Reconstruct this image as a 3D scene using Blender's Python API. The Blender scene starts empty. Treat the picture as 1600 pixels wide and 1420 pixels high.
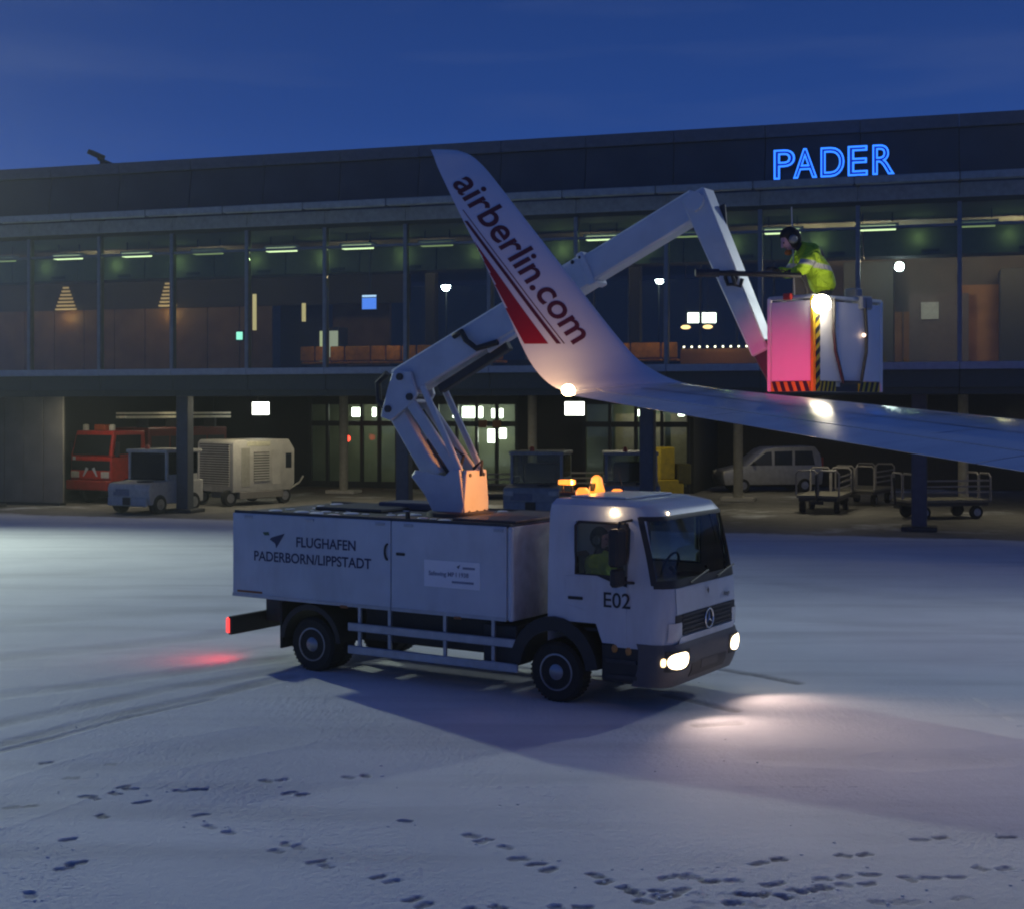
import bpy, bmesh, math, random
import numpy as np
from mathutils import Vector, Matrix
from mathutils.bvhtree import BVHTree
random.seed(7); rng = np.random.default_rng(7)
R = math.radians
scene = bpy.context.scene
col = scene.collection

# ------------------------------------------------------------------ camera
CAM_H = 3.9
cam_d = bpy.data.cameras.new('camera'); cam = bpy.data.objects.new('camera', cam_d); col.objects.link(cam)
cam.location = (0, 0, CAM_H); cam.rotation_euler = (R(90), 0, 0)
cam_d.sensor_width = 36; cam_d.lens = 49.5; cam_d.shift_y = -73/1600
cam_d.clip_start = 0.1; cam_d.clip_end = 3000
scene.camera = cam
# ------------------------------------------------------------------ world: dusk sky
W = bpy.data.worlds.new('World'); scene.world = W; W.use_nodes = True
nt = W.node_tree; nt.nodes.clear()
wo = nt.nodes.new('ShaderNodeOutputWorld'); bg = nt.nodes.new('ShaderNodeBackground')
tc = nt.nodes.new('ShaderNodeTexCoord'); sp = nt.nodes.new('ShaderNodeSeparateXYZ')
rp = nt.nodes.new('ShaderNodeValToRGB')
nt.links.new(tc.outputs['Generated'], sp.inputs[0]); nt.links.new(sp.outputs['Z'], rp.inputs[0])
e = rp.color_ramp.elements
e[0].position = 0.0; e[0].color = (0.028, 0.083, 0.31, 1)
e[1].position = 1.0; e[1].color = (0.009, 0.024, 0.115, 1)
for p_, c_ in ((0.12, (0.025, 0.076, 0.30, 1)), (0.20, (0.014, 0.050, 0.215, 1)), (0.30, (0.010, 0.036, 0.160, 1)), (0.5, (0.008, 0.033, 0.155, 1))):
    x_ = e.new(p_); x_.color = c_
# thin streaky high cloud
mp = nt.nodes.new('ShaderNodeMapping'); mp.inputs['Scale'].default_value = (3, 3, 26); mp.inputs['Rotation'].default_value = (0, R(7), 0)
nz = nt.nodes.new('ShaderNodeTexNoise'); nz.inputs['Scale'].default_value = 1.4; nz.inputs['Detail'].default_value = 5
mr = nt.nodes.new('ShaderNodeMapRange'); mr.inputs[1].default_value = 0.5; mr.inputs[2].default_value = 0.8; mr.inputs[4].default_value = 0.22
mx = nt.nodes.new('ShaderNodeMix'); mx.data_type = 'RGBA'; mx.inputs['B'].default_value = (0.075, 0.11, 0.24, 1)
nt.links.new(tc.outputs['Generated'], mp.inputs[0]); nt.links.new(mp.outputs[0], nz.inputs['Vector'])
nt.links.new(nz.outputs['Fac'], mr.inputs[0]); nt.links.new(mr.outputs[0], mx.inputs['Factor'])
nt.links.new(rp.outputs[0], mx.inputs['A']); nt.links.new(mx.outputs['Result'], bg.inputs['Color'])
bg.inputs['Strength'].default_value = 1.18
nt.links.new(bg.outputs[0], wo.inputs[0])
# ------------------------------------------------------------------ render settings
scene.view_settings.view_transform = 'Standard'; scene.view_settings.look = 'None'
scene.view_settings.exposure = 0.0; scene.view_settings.gamma = 1.0; scene.view_settings.use_curve_mapping = False
scene.render.engine = 'CYCLES'
cy = scene.cycles
cy.use_denoising = True
cy.max_bounces = 6; cy.diffuse_bounces = 3; cy.glossy_bounces = 3; cy.transmission_bounces = 6; cy.transparent_max_bounces = 12
cy.sample_clamp_indirect = 3.0; cy.caustics_reflective = False; cy.caustics_refractive = False
cy.filter_width = 2.1
# key light levels (each lamp itself is built with its fixture below)
HAZE = .0007
FLOOD_L, FLOOD_R = 29000, 8500

# ================================================================== materials
MATS = {}
def mat(name, c, rough=0.5, metal=0.0, var=0.12, scale=6.0, bump=0.0, spec=0.5, coat=0.0, emit=None, estr=0.0, dirt=0.0, dirtc=(0.05, 0.045, 0.04), stretch=None):
    if name in MATS: return MATS[name]
    m = bpy.data.materials.new(name); m.use_nodes = True; n = m.node_tree.nodes; l = m.node_tree.links
    b = n['Principled BSDF']
    b.inputs['Roughness'].default_value = rough; b.inputs['Metallic'].default_value = metal
    b.inputs['Specular IOR Level'].default_value = spec; b.inputs['Coat Weight'].default_value = coat
    if emit is not None:
        b.inputs['Emission Color'].default_value = (*emit, 1); b.inputs['Emission Strength'].default_value = estr
    t = n.new('ShaderNodeTexCoord'); z = n.new('ShaderNodeTexNoise'); z.inputs['Scale'].default_value = scale; z.inputs['Detail'].default_value = 6
    l.new(t.outputs['Object'], z.inputs['Vector'])
    r = n.new('ShaderNodeMapRange'); r.inputs[1].default_value = .3; r.inputs[2].default_value = .7; r.inputs[3].default_value = 1-var; r.inputs[4].default_value = 1+var
    l.new(z.outputs['Fac'], r.inputs[0])
    x = n.new('ShaderNodeMix'); x.data_type = 'RGBA'; x.blend_type = 'MULTIPLY'; x.inputs['Factor'].default_value = 1
    x.inputs['A'].default_value = (*c, 1); l.new(r.outputs[0], x.inputs['B'])
    out = x.outputs['Result']
    if dirt > 0:
        z2 = n.new('ShaderNodeTexNoise'); z2.inputs['Scale'].default_value = scale*.45; z2.inputs['Detail'].default_value = 8; z2.inputs['Roughness'].default_value = .7
        if stretch:
            mpp = n.new('ShaderNodeMapping'); mpp.inputs['Scale'].default_value = stretch; l.new(t.outputs['Object'], mpp.inputs['Vector']); l.new(mpp.outputs[0], z2.inputs['Vector'])
        else: l.new(t.outputs['Object'], z2.inputs['Vector'])
        r2 = n.new('ShaderNodeMapRange'); r2.inputs[1].default_value = .48; r2.inputs[2].default_value = .8; r2.inputs[4].default_value = dirt
        l.new(z2.outputs['Fac'], r2.inputs[0])
        x2 = n.new('ShaderNodeMix'); x2.data_type = 'RGBA'; l.new(r2.outputs[0], x2.inputs['Factor']); l.new(out, x2.inputs['A']); x2.inputs['B'].default_value = (*dirtc, 1)
        out = x2.outputs['Result']
    l.new(out, b.inputs['Base Color'])
    r3 = n.new('ShaderNodeMapRange'); r3.inputs[3].default_value = max(0.02, rough-.08); r3.inputs[4].default_value = min(1, rough+.1)
    l.new(z.outputs['Fac'], r3.inputs[0]); l.new(r3.outputs[0], b.inputs['Roughness'])
    if bump > 0:
        bp = n.new('ShaderNodeBump'); bp.inputs['Strength'].default_value = bump; bp.inputs['Distance'].default_value = .02
        z3 = n.new('ShaderNodeTexNoise'); z3.inputs['Scale'].default_value = scale*5; l.new(t.outputs['Object'], z3.inputs['Vector'])
        l.new(z3.outputs['Fac'], bp.inputs['Height']); l.new(bp.outputs[0], b.inputs['Normal'])
    MATS[name] = m; return m
def glow(name, c, s):
    if name in MATS: return MATS[name]
    m = bpy.data.materials.new(name); m.use_nodes = True; n = m.node_tree.nodes
    b = n['Principled BSDF']; b.inputs['Base Color'].default_value = (.3, .3, .3, 1)
    b.inputs['Emission Color'].default_value = (*c, 1); b.inputs['Emission Strength'].default_value = s
    MATS[name] = m; return m
def glass(name, tint=(.9, .95, .93), refl=.75, rough=.02, dens=1.0):
    m = bpy.data.materials.new(name); m.use_nodes = True; n = m.node_tree.nodes; l = m.node_tree.links; n.clear()
    o = n.new('ShaderNodeOutputMaterial'); tr = n.new('ShaderNodeBsdfTransparent'); gl = n.new('ShaderNodeBsdfGlossy'); mxx = n.new('ShaderNodeMixShader'); fr = n.new('ShaderNodeFresnel'); mu = n.new('ShaderNodeMath')
    mu.operation = 'MULTIPLY'; mu.inputs[1].default_value = refl; fr.inputs['IOR'].default_value = 1.5
    tr.inputs['Color'].default_value = (*[t*dens for t in tint], 1); gl.inputs['Roughness'].default_value = rough
    l.new(fr.outputs[0], mu.inputs[0]); l.new(mu.outputs[0], mxx.inputs[0]); l.new(tr.outputs[0], mxx.inputs[1]); l.new(gl.outputs[0], mxx.inputs[2]); l.new(mxx.outputs[0], o.inputs[0])
    MATS[name] = m; return m

# ================================================================== mesh helpers
class MB:
    def __init__(s): s.v = []; s.f = []
    def add(s, vs, fs):
        k = len(s.v); s.v += [tuple(p) for p in vs]; s.f += [tuple(i+k for i in f) for f in fs]; return s
    def box(s, x0, x1, y0, y1, z0, z1, M=None):
        vs = [(x, y, z) for z in (z0, z1) for y in (y0, y1) for x in (x0, x1)]
        if M is not None: vs = [M @ Vector(p) for p in vs]
        return s.add(vs, [(0, 2, 3, 1), (4, 5, 7, 6), (0, 1, 5, 4), (2, 6, 7, 3), (0, 4, 6, 2), (1, 3, 7, 5)])
    def prism(s, poly, a, b, axis='y', M=None):
        n = len(poly)
        def P(p, t): return {'y': (p[0], t, p[1]), 'x': (t, p[0], p[1]), 'z': (p[0], p[1], t)}[axis]
        vs = [P(p, a) for p in poly] + [P(p, b) for p in poly]
        if M is not None: vs = [M @ Vector(p) for p in vs]
        fs = [tuple(range(n)), tuple(range(2*n-1, n-1, -1))] + [(i, i+n, (i+1) % n+n, (i+1) % n) for i in range(n)]
        return s.add(vs, fs)
    def tube(s, pts, r, n=8, cap=True, r2=None):
        pts = [Vector(p) for p in pts]; m = len(pts); rings = []
        up = None
        for i, p in enumerate(pts):
            t = (pts[min(i+1, m-1)]-pts[max(i-1, 0)]).normalized()
            if up is None: up = Vector((0, 0, 1)) if abs(t.z) < .9 else Vector((1, 0, 0))
            a = t.cross(up).normalized(); b = a.cross(t).normalized(); up = b
            rr = r if r2 is None else r+(r2-r)*i/(m-1)
            rings.append([p+a*rr*math.cos(2*math.pi*k/n)+b*rr*math.sin(2*math.pi*k/n) for k in range(n)])
        return s.loft(rings, True, cap)
    def loft(s, rings, closed=True, cap=False, skip=None):
        n = len(rings[0]); vs = [p for r_ in rings for p in r_]; fs = []
        for i in range(len(rings)-1):
            for j in range(n if closed else n-1):
                if skip and skip(i, j): continue
                j2 = (j+1) % n; fs.append((i*n+j, i*n+j2, (i+1)*n+j2, (i+1)*n+j))
        if cap: fs.append(tuple(range(n-1, -1, -1))); fs.append(tuple((len(rings)-1)*n+j for j in range(n)))
        return s.add(vs, fs)
    def lathe(s, prof, c, axis='y', n=24):
        rings = []
        for (r_, h) in prof:
            ring = []
            for k in range(n):
                a = 2*math.pi*k/n; u, w = r_*math.cos(a), r_*math.sin(a)
                ring.append({'y': (c[0]+u, c[1]+h, c[2]+w), 'z': (c[0]+u, c[1]+w, c[2]+h), 'x': (c[0]+h, c[1]+u, c[2]+w)}[axis])
            rings.append(ring)
        return s.loft(rings, True, True)
    def sphere(s, c, r, n=12, m=8, sc=(1, 1, 1)):
        rings = []
        for i in range(1, m):
            th = math.pi*i/m
            rings.append([(c[0]+sc[0]*r*math.sin(th)*math.cos(2*math.pi*k/n), c[1]+sc[1]*r*math.sin(th)*math.sin(2*math.pi*k/n), c[2]-sc[2]*r*math.cos(th)) for k in range(n)])
        return s.loft(rings, True, True)
    def build(s, name, m, parent=None, bevel=0.0, smooth=False, seg=1, kind=None):
        bm = bmesh.new(); vs = [bm.verts.new(p) for p in s.v]
        for f in s.f:
            try: bm.faces.new([vs[i] for i in f])
            except ValueError: pass
        bmesh.ops.recalc_face_normals(bm, faces=bm.faces)
        if bevel > 0:
            ed = [e_ for e_ in bm.edges if len(e_.link_faces) == 2 and e_.calc_face_angle(0) > .5]
            bmesh.ops.bevel(bm, geom=ed, offset=bevel, segments=seg, profile=.6, affect='EDGES', clamp_overlap=True)
        me = bpy.data.meshes.new(name); bm.to_mesh(me); bm.free()
        if smooth:
            me.polygons.foreach_set('use_smooth', [True]*len(me.polygons))
            try: me.set_sharp_from_angle(angle=R(38))
            except Exception: pass
        return link(name, me, m, parent, kind)
def link(name, me, m, parent=None, kind=None):
    if m is not None: me.materials.append(m)
    o = bpy.data.objects.new(name, me); col.objects.link(o)
    if parent is not None: o.parent = parent
    if kind: o['kind'] = kind
    return o
def tag(o, label, cat, group=None):
    o['label'] = label; o['category'] = cat
    if group: o['group'] = group
    return o
def thing(name, label, cat, loc=(0, 0, 0), rz=0.0, group=None):
    o = bpy.data.objects.new(name, None); col.objects.link(o); o.location = loc; o.rotation_euler = (0, 0, rz); o.empty_display_size = .3
    return tag(o, label, cat, group)
def B(*a, **k): return MB().box(*a, **k)
def copy_tree(o, parent=None):
    c = o.copy(); col.objects.link(c)
    if parent is not None: c.parent = parent
    for ch in list(o.children): copy_tree(ch, c)
    return c
def lamp(kind, name, loc, energy, color, parent=None, size=.1, spot=None, blend=.3, aim=None):
    d = bpy.data.lights.new(name, kind); d.energy = energy; d.color = color
    if kind == 'AREA': d.size = size
    else: d.shadow_soft_size = size
    if kind == 'SPOT': d.spot_size = R(spot); d.spot_blend = blend
    o = bpy.data.objects.new(name, d); col.objects.link(o); o.location = loc
    if parent is not None: o.parent = parent
    if aim is not None: o.rotation_euler = (Vector(aim)-Vector(loc)).to_track_quat('-Z', 'Y').to_euler()
    return o
def text_data(s, size, offset=0.0, shear=0.0, extrude=0.0, spacing=1.0, align='LEFT', outline=0.0):
    cu = bpy.data.curves.new('text', 'FONT'); cu.body = s; cu.size = size; cu.offset = offset; cu.shear = shear; cu.extrude = extrude; cu.space_character = spacing; cu.align_x = align; cu.resolution_u = 5
    if outline > 0: cu.fill_mode = 'NONE'; cu.bevel_depth = outline; cu.bevel_resolution = 2; cu.extrude = 0
    o = bpy.data.objects.new('text', cu); col.objects.link(o)
    dg = bpy.context.evaluated_depsgraph_get(); dg.update()
    me = bpy.data.meshes.new_from_object(o.evaluated_get(dg), depsgraph=dg)
    bpy.data.objects.remove(o); bpy.data.curves.remove(cu)
    me.materials.clear()
    return me
def text_on(name, s, size, M, m, parent, **k):
    me = text_data(s, size, **k); me.transform(M); me.name = name
    return link(name, me, m, parent)
def skin_mesh(name, joints, bones, m, parent=None, levels=1, root=0):
    """one continuous surface grown round a skeleton: joints {i:(pos, radius)}, bones [(i,j)]"""
    bm = bmesh.new(); sk = bm.verts.layers.skin.verify(); vs = []
    for i, (p, r_) in enumerate(joints):
        v = bm.verts.new(p); rr = r_ if isinstance(r_, tuple) else (r_, r_); v[sk].radius = rr; v[sk].use_root = (i == root); vs.append(v)
    for a, b in bones: bm.edges.new((vs[a], vs[b]))
    me = bpy.data.meshes.new(name); bm.to_mesh(me); bm.free()
    o = bpy.data.objects.new(name, me); col.objects.link(o)
    s_ = o.modifiers.new('skin', 'SKIN'); s_.use_smooth_shade = True; s_.branch_smoothing = .6
    u = o.modifiers.new('sub', 'SUBSURF'); u.levels = levels; u.render_levels = levels
    dg = bpy.context.evaluated_depsgraph_get(); dg.update()
    me2 = bpy.data.meshes.new_from_object(o.evaluated_get(dg), depsgraph=dg)
    bpy.data.objects.remove(o); bpy.data.meshes.remove(me)
    me2.name = name; me2.materials.clear()
    me2.polygons.foreach_set('use_smooth', [True]*len(me2.polygons))
    return link(name, me2, m, parent)

# ------------------------------------------------------------------ shared materials
M_white = mat('white_paint', (.56, .60, .64), .32, var=.06, scale=2.2, dirt=.55, dirtc=(.30, .30, .30), coat=.15, stretch=(1, 1, .25))
M_whitedull = mat('white_dull_paint', (.62, .61, .57), .5, var=.08, scale=3, dirt=.5, dirtc=(.28, .26, .22))
M_beige = mat('beige_paint', (.55, .52, .44), .5, var=.08, scale=3, dirt=.5, dirtc=(.25, .22, .17))
M_black = mat('black_plastic', (.018, .018, .02), .55, var=.2, bump=.1)
M_dark = mat('dark_steel', (.035, .036, .04), .6, var=.2)
M_rubber = mat('rubber', (.016, .016, .017), .8, var=.3, bump=.2, scale=12)
M_rim = mat('rim_steel', (.36, .36, .37), .3, metal=.8, dirt=.4)
M_alu = mat('aluminium', (.45, .47, .50), .4, metal=.5, dirt=.3)
M_chrome = mat('chrome', (.8, .8, .8), .12, metal=1, var=.02)
M_navy = mat('navy_lettering', (.02, .03, .09), .5, var=.05)
M_text = mat('dark_lettering', (.02, .02, .025), .5, var=.05)
M_yellow = mat('yellow_paint', (.55, .40, .02), .5, dirt=.3)
M_red = mat('red_paint', (.50, .035, .02), .4, dirt=.3)
M_frame = mat('grey_frame', (.16, .18, .20), .5, metal=.3)
G_clear = glass('clear_glass')
G_cab = glass('cab_glass', (.80, .85, .82), 1.0)
G_amber = glow('amber_lens', (1, .27, .01), 1.8)
G_warm = glow('warm_lamp', (1, .70, .38), 22)
G_redl = glow('red_lens', (1, .06, .03), 4)

# ================================================================== ground
TRUCK = (1.243, 19.54); TR = R(32)
BX, BY, BR = -17.53, 51.24, R(17.15)
cb, sb = math.cos(BR), math.sin(BR)
def bw(x, y): return (BX+cb*x+sb*y, BY-sb*x+cb*y)
def g(px, py):                               # a measured mark on the ground -> metres
    Y = CAM_H*2200/(py-637); return ((px-800)/2200*Y, Y)
def axis(parts):
    o = []
    for a, b, st in parts: o += list(np.arange(a, b-1e-6, st))
    return np.array(o+[parts[-1][1]])
gx_ = axis([(-600, -60, 60), (-60, -14, 2), (-14, -6, .12), (-6, 6.2, .019), (6.2, 14, .12), (14, 60, 2), (60, 600, 60)])
gy_ = axis([(-40, 8, 4), (8, 10.4, .3), (10.4, 14.5, .017), (14.5, 17.6, .03), (17.6, 26, .07), (26, 62, .6), (62, 120, 6), (120, 900, 60)])
GX, GY = np.meshgrid(gx_, gy_)
bare = np.zeros_like(GX); hgt = np.zeros_like(GX)
prints = []
for z in ((185, 838), (285, 895), (490, 935), (375, 980), (45, 1012), (120, 1008), (565, 995), (405, 1052), (270, 1145), (280, 1245), (120, 1360), (715, 950), (790, 945), (1055, 910), (1120, 905), (1380, 895), (1450, 890), (1145, 958), (1200, 965), (795, 1045), (830, 1092), (905, 1115), (1130, 1160), (1180, 1172), (1095, 1188), (1255, 1232), (1290, 1248), (1500, 1292), (440, 842), (350, 972), (455, 960), (520, 942), (305, 1236), (255, 1258)):
    prints.append((z[0]/2.535, 860+z[1]/2.535, .95))
for z in ((75, 302), (315, 355), (355, 372), (435, 395), (480, 436), (545, 455), (590, 474), (755, 495), (790, 518), (30, 517), (105, 580), (145, 600), (405, 608), (710, 610), (1005, 505), (1060, 500), (1100, 500), (1165, 518), (1245, 515), (980, 552), (900, 560), (930, 590), (980, 576), (1030, 568), (1065, 548), (1250, 595), (1290, 565), (1355, 565), (1410, 525), (1420, 572), (1340, 452), (1410, 438), (1480, 552), (1550, 540), (1565, 508), (1375, 530), (620, 612), (870, 545), (320, 616)):
    prints.append((600+z[0]/2.286, 1150+z[1]/2.286, 1.0))
for z in ((850, 1002), (935, 998), (1170, 938), (1255, 930), (1530, 927), (1120, 1098), (1210, 1095), (1320, 1092), (1420, 1055), (1520, 1057), (850, 1125), (950, 1120), (850, 1090), (960, 1082), (760, 1140), (690, 1150), (600, 1172), (440, 1165), (390, 1200)):
    prints.append((1000+z[0]/2.667, 960+z[1]/2.667, .9))
for k in range(14):
    prints.append((random.uniform(1060, 1600), random.uniform(1396, 1425), random.uniform(.2, .6)))
for (px, py, st) in prints:
    X, Y = g(px, py); an = random.uniform(-1.1, .9); L = random.uniform(.072, .095); Wd = random.uniform(.040, .052)
    m_ = (abs(GX-X) < .5) & (abs(GY-Y) < .5)
    dx = GX[m_]-X; dy = GY[m_]-Y
    u = dx*math.cos(an)+dy*math.sin(an); v = -dx*math.sin(an)+dy*math.cos(an)
    wd = Wd*(1+.25*np.cos(u/L*2.4)*-1)*1.35
    q = (u/L)**2+(v/wd)**2+.35*np.sin(u*40+X*9)*np.sin(v*55+Y*7)
    d = np.clip(1.25-q, 0, .35)/.35
    bare[m_] = np.maximum(bare[m_], d*st*random.uniform(.45, .85))
    rim = np.exp(-((q-1.7)/.5)**2)
    hgt[m_] = np.minimum(hgt[m_], 0)+np.where(d > 0, -.014*d*st, 0)+.004*rim*st
def track(pts, wdt, st, dep=.012):
    P = [g(*p) for p in pts]; P = [Vector((a, b)) for a, b in P]
    for a, b in zip(P[:-1], P[1:]):
        m_ = (GX > min(a.x, b.x)-.6) & (GX < max(a.x, b.x)+.6) & (GY > min(a.y, b.y)-.6) & (GY < max(a.y, b.y)+.6)
        if not m_.any(): continue
        dx = GX[m_]-a.x; dy = GY[m_]-a.y; d = b-a; LL = d.length_squared
        t = np.clip((dx*d.x+dy*d.y)/LL, 0, 1); dd = np.hypot(dx-t*d.x, dy-t*d.y)
        k = np.clip(1.25-dd/wdt, 0, 1); k = k*k*(3-2*k)
        tr = (.8+.2*np.sin(3.1*GX[m_]+2.3*GY[m_]))*k
        bare[m_] = np.maximum(bare[m_], tr*st); hgt[m_] = np.minimum(hgt[m_], -dep*k)+.004*np.exp(-((dd-wdt*1.3)/.05)**2)
track([(-60, 1142), (100, 1108), (260, 1075), (440, 1046)], .24, .42)
track([(-60, 1176), (60, 1148), (200, 1112), (330, 1085), (450, 1056)], .20, .50)
track([(-60, 1186), (60, 1158), (200, 1120), (330, 1092)], .10, .55)
track([(-60, 1092), (150, 1068), (300, 1046), (430, 1028)], .30, .34)
track([(-40, 1030), (150, 1012), (300, 996), (420, 978)], .42, .26)
track([(-40, 975), (200, 960), (380, 948)], .5, .22)
track([(-40, 900), (200, 890), (360, 880)], .6, .16)
track([(-40, 1270), (200, 1190), (420, 1150)], .5, .10)
track([(1130, 1045), (1190, 1055), (1245, 1066)], .13, .75)
track([(1040, 1085), (1090, 1096), (1148, 1110)], .12, .65)
track([(1090, 1133), (1150, 1129)], .13, .6)
track([(1150, 900), (1350, 925), (1640, 952)], .6, .16)
track([(1160, 960), (1400, 975), (1640, 990)], .5, .14)
track([(1200, 1180), (1400, 1190), (1640, 1175)], .35, .12)
BXl = (GX-BX)*cb-(GY-BY)*sb; BYl = (GX-BX)*sb+(GY-BY)*cb
cover = np.clip((BYl+.9)/2.2, 0, 1)*(BYl < 30)*np.clip((BXl+14)/10, 0, 1)
nv = GX.shape; near_ = (abs(GX) < 7) & (GY < 19) & (GY > 9)
hgt += near_*rng.normal(0, .0022, GX.shape)*np.clip(.6+.5*np.sin(GX*2.1+GY*1.4), .15, 1.2); hgt += .004*np.sin(GX*1.7+np.sin(GY*.9)*2)*np.sin(GY*1.3)*(abs(GX) < 14)
verts = np.stack([GX, GY, hgt], -1).reshape(-1, 3)
ny, nx = nv; idx = np.arange(ny*nx).reshape(ny, nx)
quads = np.stack([idx[:-1, :-1], idx[:-1, 1:], idx[1:, 1:], idx[1:, :-1]], -1).reshape(-1, 4)
me = bpy.data.meshes.new('ground'); me.vertices.add(len(verts)); me.vertices.foreach_set('co', verts.astype(np.float32).ravel())
me.loops.add(quads.size); me.loops.foreach_set('vertex_index', quads.astype(np.int32).ravel())
me.polygons.add(len(quads)); me.polygons.foreach_set('loop_start', np.arange(0, quads.size, 4, dtype=np.int32)); me.update(calc_edges=True)
me.polygons.foreach_set('use_smooth', np.ones(len(quads), bool))
for nm, arr in (('bare', bare), ('cover', cover)):
    at = me.attributes.new(nm, 'FLOAT', 'POINT'); at.data.foreach_set('value', arr.astype(np.float32).ravel())
m = bpy.data.materials.new('snow'); m.use_nodes = True; n = m.node_tree.nodes; l = m.node_tree.links; b = n['Principled BSDF']
tcn = n.new('ShaderNodeTexCoord')
def noise(sc_, det=6, rg=.6):
    z = n.new('ShaderNodeTexNoise'); z.inputs['Scale'].default_value = sc_; z.inputs['Detail'].default_value = det; z.inputs['Roughness'].default_value = rg; l.new(tcn.outputs['Object'], z.inputs['Vector']); return z.outputs['Fac']
def mrange(i, a, b_, c, d):
    z = n.new('ShaderNodeMapRange'); z.inputs[1].default_value = a; z.inputs[2].default_value = b_; z.inputs[3].default_value = c; z.inputs[4].default_value = d; l.new(i, z.inputs[0]); return z.outputs[0]
def mixc(f_, A, B_):
    z = n.new('ShaderNodeMix'); z.data_type = 'RGBA'
    if isinstance(f_, float): z.inputs['Factor'].default_value = f_
    else: l.new(f_, z.inputs['Factor'])
    for k_, q_ in (('A', A), ('B', B_)):
        if isinstance(q_, tuple): z.inputs[k_].default_value = (*q_, 1)
        else: l.new(q_, z.inputs[k_])
    return z.outputs['Result']
def math2(op, a, b_):
    z = n.new('ShaderNodeMath'); z.operation = op
    for i, q_ in enumerate((a, b_)):
        if isinstance(q_, (int, float)): z.inputs[i].default_value = q_
        else: l.new(q_, z.inputs[i])
    return z.outputs[0]
big = noise(.22, 7, .65); fine = noise(9, 6, .7); grain = noise(70, 3, .6)
mpg = n.new('ShaderNodeMapping'); mpg.inputs['Rotation'].default_value = (0, 0, R(-24)); mpg.inputs['Scale'].default_value = (.12, 1.1, 1); l.new(tcn.outputs['Object'], mpg.inputs['Vector'])
wz = n.new('ShaderNodeTexNoise'); wz.inputs['Scale'].default_value = 1.0; wz.inputs['Detail'].default_value = 7; l.new(mpg.outputs[0], wz.inputs['Vector'])
snow = mixc(mrange(big, .35, .68, 0., 1.), (.68, .70, .73), (.82, .84, .86))
snow = mixc(mrange(wz.outputs['Fac'], .50, .72, 0., .45), snow, (.42, .43, .45))
snow = mixc(mrange(grain, .42, .72, 0., .22), snow, (.45, .45, .46))
conc = mixc(mrange(noise(1.2, 8, .7), .35, .7, 0., 1.), (.15, .145, .135), (.24, .23, .21))
at1 = n.new('ShaderNodeAttribute'); at1.attribute_name = 'bare'; at2 = n.new('ShaderNodeAttribute'); at2.attribute_name = 'cover'
bf = math2('MULTIPLY', at1.outputs['Fac'], mrange(fine, .25, .6, .45, 1.0))
snow = mixc(bf, snow, (.10, .10, .10))
edge = noise(.5, 8, .7)
cf = mrange(math2('ADD', at2.outputs['Fac'], math2('MULTIPLY', math2('SUBTRACT', edge, .5), 1.3)), .38, .62, 0., 1.)
patch = mrange(noise(.28, 6, .65), .56, .68, 0., .75)
cf2 = math2('MULTIPLY', cf, math2('SUBTRACT', 1.0, patch))
l.new(mixc(cf2, snow, conc), b.inputs['Base Color'])
b.inputs['Roughness'].default_value = .75; b.inputs['Specular IOR Level'].default_value = .25
bp = n.new('ShaderNodeBump'); bp.inputs['Strength'].default_value = .8; bp.inputs['Distance'].default_value = .035
l.new(math2('ADD', math2('MULTIPLY', fine, .6), math2('MULTIPLY', grain, .25)), bp.inputs['Height']); l.new(bp.outputs[0], b.inputs['Normal'])
link('snowy_ground', me, m, None, 'structure')
# small lumps of loose snow along the ruts and prints
lm = MB()
for k in range(170):
    if k % 2 == 0: q_ = random.choice(prints); X, Y = g(q_[0], q_[1]); X += random.gauss(0, .15); Y += random.gauss(0, .15)
    else: X, Y = random.uniform(-6, 8), random.uniform(11, 22)
    r_ = random.uniform(.006, .016)
    lm.sphere((X, Y, r_*.1), r_, 6, 4, (random.uniform(.8, 1.5), random.uniform(.8, 1.5), .6))
lm.build('snow_lumps', mat('lump_snow', (.72, .73, .75), .7), None, kind='stuff')
# added dark ridge: backdrop that hides bright sky behind the rear glass
mr_ = mat('backdrop_dark', (.018, .017, .010), .9, var=.4, scale=.2)
rg = MB(); rows = []
for r_ in range(7):
    t = r_/6; row = []
    for k in range(121):
        x = -330+k*5.5; hh = 29+4*math.sin(k*.21)+3*math.sin(k*.57+1)+random.uniform(-1, 1)*1.6
        row.append((x, 150+70*t, hh*math.sin(min(1, t*1.4)*math.pi/2)-.5))
    rows.append(row)
rg.loft(rows, False).build('backdrop_ridge', mr_, None, smooth=False, kind='structure')

exec_parts = []
# ================================================================== terminal building (local frame: x along the facade, y inwards)
M_atticd = mat('attic_sheet', (.075, .075, .078), .6, metal=.0, var=.15, scale=.8, dirt=.3, dirtc=(.02, .02, .02))
M_parapet = mat('parapet_sheet', (.13, .13, .135), .5, metal=.1)
M_span = mat('spandrel_sheet', (.27, .29, .285), .5, metal=.2, dirt=.3, dirtc=(.1, .1, .1))
M_ledge = mat('ledge_sheet', (.26, .28, .31), .45, metal=.3, dirt=.25, dirtc=(.12, .12, .12))
M_fascia = mat('fascia_sheet', (.045, .052, .045), .65)
M_conc = mat('column_concrete', (.22, .22, .215), .8, bump=.2, scale=3, dirt=.4, dirtc=(.1, .1, .09))
M_colp = mat('column_steel', (.075, .085, .105), .5, metal=.1, dirt=.3)
M_colin = mat('column_plaster', (.34, .32, .25), .7, dirt=.3, dirtc=(.2, .18, .13))
M_panel = mat('wall_panel', (.21, .195, .165), .75, var=.1, scale=1.5, dirt=.3, dirtc=(.1, .09, .08))
M_wood = mat('brown_wall', (.15, .09, .04), .55, var=.25, scale=1.2)
M_ceil = mat('hall_ceiling', (.09, .10, .075), .8)
M_bulk = mat('bulkhead_plaster', (.085, .095, .07), .8)
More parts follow.
